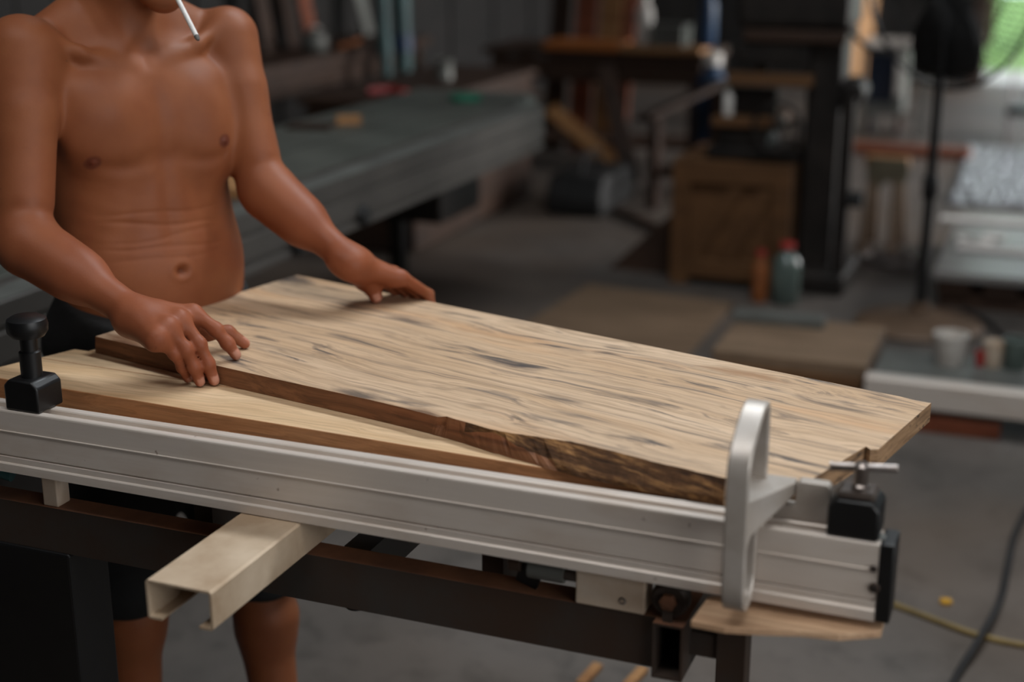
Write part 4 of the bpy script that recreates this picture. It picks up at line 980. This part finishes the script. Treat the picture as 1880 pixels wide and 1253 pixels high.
# ------------------------------------------------------------------ pedestal fan
fx, fy = -.488, 5.67
fan = thing('pedestal_fan', (fx, fy, 0), 'large black pedestal fan with wire guard on a round base', 'fan')
B().lathe([(.245, 0), (.25, .012), (.235, .028), (.10, .048), (.04, .062), (.035, .10), (0, .10)], (fx, fy, 0), 40).build('base', pm('brown_dusty_base', S(120, 96, 76), S(86, 68, 54), 5, .55, .2, .1), fan, True)
B().tube([(fx, fy, .06), (fx, fy, 1.30)], [.022, .018], 16).build('pole', M_black, fan, True)
B().lathe([(.028, .52), (.032, .53), (.032, .60), (.028, .61)], (fx, fy, 0), 18).build('height_collar', M_black, fan, True)
fc = V(fx, fy, 1.36); fa = V(-.62, -.78, -.06).normalized(); fs_ = fa.cross(V(0, 0, 1)).normalized(); fu = fs_.cross(fa)
B().lathe([(.03, -.20), (.085, -.19), (.095, -.10), (.09, -.02), (.03, -.015)], fc, 28, fa).build('motor', M_black, fan, True)
RG = .42
def ringpts(r, d, n=48): return [fc+fa*d+fs_*(r*cos(2*pi*k/n))+fu*(r*sin(2*pi*k/n)) for k in range(n+1)]
for nm, dsgn, d0 in (('front_guard', 1, .055), ('rear_guard', -1, .045)):
    b = B()
    for k in range(96):
        a = 2*pi*k/96; dr = fs_*cos(a)+fu*sin(a)
        b.tube([fc+dr*.07+fa*(dsgn*(d0+.05)), fc+dr*.22+fa*(dsgn*(d0+.045)), fc+dr*.36+fa*(dsgn*(d0+.02)), fc+dr*RG], .0017, 4, False)
    for r, d in ((.07, d0+.05), (.22, d0+.045), (.34, d0+.026)): b.tube(ringpts(r, dsgn*d), .0022, 5, False)
    o = b.build(nm, M_black, fan, True); o['kind'] = 'stuff'
B().tube(ringpts(RG, 0), .008, 8, False).build('guard_rim', M_black, fan, True)
B().lathe([(.07, .105), (.07, .113), (0, .118)], fc, 24, fa).build('guard_badge', M_black, fan, True)
B().lathe([(.06, .0), (.06, .04), (.03, .055), (0, .055)], fc, 20, fa).build('hub', M_black, fan, True)
for k in range(3):
    a0 = 2*pi*k/3+.5; vv = []; ff = []
    for i in range(9):
        r = .05+.33*i/8; half = .18+.42*sin(pi*min(1, .15+i/8*.75)); 
        for j in range(7):
            a = a0+half*(j/6*2-1); tw = (j/6*2-1)*.035
            vv.append(fc+(fs_*cos(a)+fu*sin(a))*r+fa*(tw))
    for i in range(8):
        for j in range(6): p_ = i*7+j; ff.append((p_, p_+1, p_+8, p_+7))
    q = B(); q._new(vv, ff); o = q.build('blade', M_black, fan, True); md = o.modifiers.new('solid', 'SOLIDIFY'); md.thickness = .003
# fan cord and coil by the pole
def coil(n, c0_, r, seed):
    r_ = random.Random(seed); out = []
    for k in range(n*14):
        a = 2*pi*k/14; out.append((c0_[0]+(r+r_.uniform(-.03, .03))*cos(a), c0_[1]+(r*.7+r_.uniform(-.03, .03))*sin(a), .008+.010*k/14+r_.uniform(0, .004)))
    return out
q = onz(1640, 500, 0)
tag(B().tube(coil(5, (q[0]-.02, q[1]+.05), .13, 4), .007, 6).build('wire_coil', M_steel, None, True), 'loose coil of grey wire on the floor beside the fan pole', 'wire')
tag(B().tube(spl([onz(1775, 572, .012)+[-.01, .04, 0], onz(1775, 572, .012), onz(1805, 585, .012), onz(1835, 610, .012), onz(1880, 650, .012), onz(1960, 690, .012)], 6), .012, 8).build('power_cord', M_cable, None, True), 'thick dark power cord curling away right of the fan base', 'cord')

# ------------------------------------------------------------------ right-hand side
# bright plank leaning against the roof, and the table by it
x0 = ony(1576, 150, 13.55)
b = B(); b.prism([(-.10, 0), (.05, 0), (.13, .75), (.13, 2.5), (-.30, 2.5), (-.30, .75)], lambda u, v_, h: (x0[0]-.02*v_+.80*u+.5*h, 13.55+.20*v_+.60*u*.5-.8*h, v_), 0, .03)
tag(b.build('tall_plank', wood_mat('bright_plank', S(214, 168, 122), S(196, 148, 102), S(120, 84, 56), .8, .2), None, False, .003), 'tall bright tapered plank standing behind the mortising machine', 'plank')
TX0, TX1, TY = ony(1583, 90, 10.6)[0], ony(1702, 90, 10.6)[0], 10.6
ft_ = thing('folding_table', ((TX0+TX1)/2, TY+.25, 0), 'small table with a pale top and thin legs near the doorway', 'table')
B().bb((TX0-.02, TY-.02, .645), (TX1+.02, TY+.52, .675)).build('table_top', M_white, ft_, False, .006)
for x in (TX0, TX1-.03):
    for y in (TY, TY+.47): B().bb((x, y, 0), (x+.025, y+.025, .645)).build('leg', M_greymetal, ft_)
B().bb((TX0+.025, TY, .16), (TX1-.03, TY+.02, .18)).build('stretcher', M_greymetal, ft_)
fr = thing('small_cabinet', (TX0+.17, TY+.3, 0), 'grey cabinet with a dark glass front and white stile under the small table', 'cabinet')
B().bb((TX0+.03, TY+.06, .16), (TX0+.30, TY+.44, .62)).build('body', M_greymetal, fr, False, .006)
B().bb((TX0+.045, TY+.045, .25), (TX0+.235, TY+.059, .60)).build('door_glass', M_darkglass, fr, False, .004)
B().bb((TX0+.245, TY+.035, .30), (TX0+.285, TY+.059, .61)).build('door_stile', M_white, fr, False, .004)
for x in (TX0+.05, TX0+.26): B().bb((x, TY+.1, 0), (x+.03, TY+.4, .16)).build('foot', M_darkwood, fr)
q0, q1 = onz(1540, 268, .05), onz(1780, 282, .05)
b = B(); plank(b, (q0[0]-.05, q0[1]+.1, .03), (q1[0], q1[1]+.1, .03), .16, .06, (0, 1, 0)); tag(b.build('floor_beam', M_redwood, None, False, .004), 'red-brown beam lying on the floor in front of the small table', 'beam')
# crumpled sheet on the floor
vv, ff = [], []; a_, c_, e_, g_ = [np.array(onz(*k, 0)) for k in ((1740, 375), (1900, 385), (1940, 275), (1775, 268))]; NX = 26
for i in range(NX):
    for j in range(NX):
        u_, v_ = i/(NX-1), j/(NX-1); p_ = (a_*(1-u_)+c_*u_)*(1-v_)+(g_*(1-u_)+e_*u_)*v_
        vv.append((p_[0], p_[1], .006+.02*rnd.random()*(0 < i < NX-1)*(0 < j < NX-1)))
for i in range(NX-1):
    for j in range(NX-1): p_ = i*NX+j; ff.append((p_, p_+NX, p_+NX+1, p_+1))
b = B(); b._new(vv, ff); o = b.build('crumpled_sheet', M_sheet); md = o.modifiers.new('solid', 'SOLIDIFY'); md.thickness = .002
tag(o, 'crumpled grey plastic sheet spread on the floor towards the doorway', 'plastic sheet')
# white panel on dark bearers
pz = .16; pw = thing('laminate_board', (-.1, 6.6, pz-.03), 'glossy white board raised off the floor, right of the fan pole', 'panel')
A0, A1 = onz(1712, 498, pz), onz(1722, 385, pz)
B().bb((A0[0], A0[1], pz-.035), (A0[0]+.95, A1[1], pz)).build('sheet', pm('glossy_white_laminate', S(136, 131, 128), S(118, 114, 110), 3, .28, 0, 0), pw, False, .004)
pal = thing('bearer_pallet', (.0, 6.6, 0), 'dark timber pallet under the glossy white board', 'pallet')
for y in (A0[1]+.05, (A0[1]+A1[1])/2, A1[1]-.15): B().bb((A0[0]+.03, y, 0), (A0[0]+.93, y+.10, .075)).build('bearer', M_darkwood, pal)
for k in range(5): B().bb((A0[0]+.02+.19*k, A0[1]+.02, .0755), (A0[0]+.15+.19*k, A1[1]-.02, pz-.0355)).build('slat', M_darkwood, pal)
for k, (x, y, w_, d_, rz, lb) in enumerate(((1810, 408, .42, .10, .03, 'long painted glare strip at the back of the glossy white board'), (1830, 462, .34, .10, -.02, 'long painted glare strip at the front of the glossy white board'), (1773, 442, .09, .09, .2, 'leftmost small painted glare piece on the glossy white board'), (1797, 446, .10, .10, -.2, 'middle small painted glare piece on the glossy white board'), (1823, 437, .09, .10, .1, 'rightmost small painted glare piece on the glossy white board'))):
    q = onz(x, y, pz); tag(B().box((q[0], q[1], pz+.006), (w_, d_, .011), rz).build('glare_strip' if k < 2 else 'glare_piece', M_paper_glare, None, False, .002), lb, 'strip' if k < 2 else 'tile')  # white pieces stand in for light glaring off the board
# dark small stand at the doorway's right
q = onz(1870, 262, 0)
t = thing('dark_stool', (q[0]+.1, q[1], 0), 'dark low stool with a metal frame at the right edge by the doorway', 'stool')
B().bb((q[0]-.10, q[1]-.1, .20), (q[0]+.25, q[1]+.25, .26)).build('seat', M_black, t, False, .01)
for dx in (-.08, .20):
    for dy in (-.08, .20): B().cyl((q[0]+dx, q[1]+dy, 0), (q[0]+dx, q[1]+dy, .20), .012, 8).build('leg', M_steel, t, True)
B().tube([(q[0]-.08, q[1]+.22, .26), (q[0]-.09, q[1]+.24, .62), (q[0]+.22, q[1]+.24, .62), (q[0]+.21, q[1]+.22, .26)], .012, 8).build('back_frame', M_steel, t, True)
# small sawhorse behind the machine
q = onz(1612, 470, 0)
t = thing('sawhorse', (q[0], q[1], 0), 'small pale wooden sawhorse with a rag right of the mortising machine', 'sawhorse')
b = B(); plank(b, (q[0]-.10, q[1]+.1, .44), (q[0]+.10, q[1]+.1, .44), .08, .05, (0, 1, 0)); b.build('beam', M_bgwood, t, False, .003)
for dx in (-.07, .07):
    for dy in (-.10, .30):
        b = B(); plank(b, (q[0]+dx, q[1]+dy, .0), (q[0]+dx*.8, q[1]+.1+(dy-.1)*.12, .43), .045, .022, (1, 0, 0)); b.build('leg', M_greywood, t)
tag(B().prism([(-.09, .466), (.09, .466), (.10, .40), (.07, .30), (.0, .36), (-.06, .28), (-.10, .38)], lambda u, v_, h: (q[0]+.01+u, h, v_), q[1]+.035, q[1]+.05).build('cloth_rag', pm('khaki_cloth', S(120, 112, 92), S(90, 82, 66), 20, .9, 0, .4), None, False, .004), 'khaki rag hanging over the small sawhorse', 'rag')

# stack of boards
SX, SY = onz(1305, 640, .19), onz(1603, 645, .19)
zz = 0.0; labs = ['lowest board of the low timber stack, reddish', 'second board from the floor in the low timber stack', 'third board from the floor in the low timber stack', 'top pale board of the low timber stack']
for k, (th, m_, dx0, dx1, dep_) in enumerate(((.045, M_redwood, .12, -.02, .42), (.045, M_redwood, .05, -.03, .45), (.045, M_ply, .02, -.01, .46), (.045, M_greywood, 0, 0, .50))):
    o = B().bb((SX[0]+dx0, SX[1]+.02*(k % 2), zz), (SY[0]+dx1, SX[1]+dep_, zz+th)).build('stacked_board', m_, None, False, .003); tag(o, labs[k], 'board', 'boards in the low timber stack'); zz += th+.001
q0, q1 = onz(1352, 580, zz), onz(1522, 588, zz)
b = B(); plank(b, (q0[0], SX[1]+.40, zz+.0165), (q1[0], SX[1]+.42, zz+.0165), .09, .032, (0, 1, 0)); tag(b.build('metal_profile', M_greymetal, None, False, .003), 'short grey metal profile lying on top of the timber stack', 'profile')
# spread plywood on the floor
PA = [onz(*k, 0) for k in ((960, 600), (1260, 660), (1345, 560), (1080, 525))]
b = B(); b.prism([(p_[0], p_[1]) for p_ in PA], lambda u, v_, h: (u, v_, h), .0005, .009); tag(b.build('plywood_sheet', M_greywood, None), 'thin brown plywood sheet lying on the floor behind the boards', 'plywood')

# aluminium extrusion bench on the right with pots
az = .17; E0, E1 = onz(1568, 672, az), onz(1900, 735, az)
al = thing('alloy_rail', (-.2, 4.7, 0), 'long pale aluminium rail on the floor at the right edge', 'rail')
Yr = onz(1720, 705, az)[1]
B().prism([(Yr, az), (Yr-.004, az-.006), (Yr-.004, .085), (Yr, .08), (Yr+.09, .08), (Yr+.09, az-.02), (Yr+.05, az-.02), (Yr+.05, az)], lambda u, v_, h: (h, u, v_), E0[0]+.05, .9).build('extrusion', M_alu, al)
B().bb((E0[0]+.06, Yr+.0905, .10), (.9, Yr+.40, .150)).build('shelf_plate', M_greymetal, al, False, .004)
for x in (E0[0]+.1, .3, .8): B().bb((x, Yr+.02, 0), (x+.08, Yr+.36, .0795)).build('bearer', M_darkwood, al)
def pot(px_, py_, r, h, m_, lb, name='plastic_pot'):
    d = ray(px_, py_); q = onz(px_, py_, .1505); y_ = min(max(q[1], Yr+.13), Yr+.32); x_ = ony(px_, py_, y_)[0]
    t = thing(name, (x_, y_, .1505), lb, 'pot')
    B().lathe([(r*.82, 0), (r*.85, .003), (r, h*.9), (r*1.05, h*.91), (r*1.05, h), (r*.9, h), (r*.85, h*.3), (0, h*.3)], (x_, y_, .1505), 22).build('body', m_, t, True)
    B().lathe([(r*.9, h*.55), (0, h*.56)], (x_, y_, .1505), 22).build('contents', M_nylon, t, True)
pot(1742, 668, .055, .105, M_white, 'white plastic pot on the rail shelf, the leftmost pot')
pot(1798, 672, .016, .05, M_red, 'tiny red pot between the white pot and the brown one')
pot(1822, 668, .034, .085, M_nylon, 'brownish pot between the red one and the clear one')
pot(1862, 672, .042, .10, M_glass, 'murky clear pot at the right edge of the rail shelf')
q = onz(1755, 800, 0)
tag(B().box((q[0], q[1]+.03, .0255), (.26, .07, .05), .03).build('timber_block', M_redwood, None, False, .004), 'reddish timber block on the floor in front of the alloy rail', 'block')
# floor clutter
tag(B().tube(spl([onz(x, y, .009+.016*(y == 1170)) for x, y in ((1885, 935), (1862, 985), (1848, 1050), (1835, 1105), (1800, 1170), (1760, 1235), (1735, 1290), (1720, 1400))], 5), .009, 8).build('black_cable', M_cable, None, True), 'grey-black cable snaking over the concrete at the lower right', 'cable')
tag(B().tube(spl([onz(x, y, .007) for x, y in ((1560, 1085), (1645, 1112), (1720, 1140), (1790, 1165), (1880, 1185), (2000, 1195))], 5), .007, 8).build('yellow_hose', M_yellow, None, True), 'thin yellow hose crossing the concrete under the fence end', 'hose')
q = onz(1736, 1106, .004); tag(B().prism([(-.014, -.008), (.0, -.014), (.016, -.004), (.010, .014), (-.004, .010), (-.012, .012)], lambda u, v_, h: (q[0]+u, q[1]+v_, h), .0005, .010).build('yellow_scrap', pm('yellow_plastic', S(220, 170, 40), S(180, 130, 30), 9, .5), None, False, .002), 'small bright yellow scrap on the concrete', 'scrap')
for (a, c_, lb) in (((1065, 1258), (1098, 1222), 'left one of two short wood strips on the floor below the frame'), ((1150, 1262), (1182, 1228), 'right one of two short wood strips on the floor below the frame')):
    b = B(); plank(b, onz(*a, .008), onz(*c_, .008), .022, .012, (1, 0, 0)); tag(b.build('wood_strip', M_bgwood, None, False, .001), lb, 'wood strip', 'wood strips on the floor')
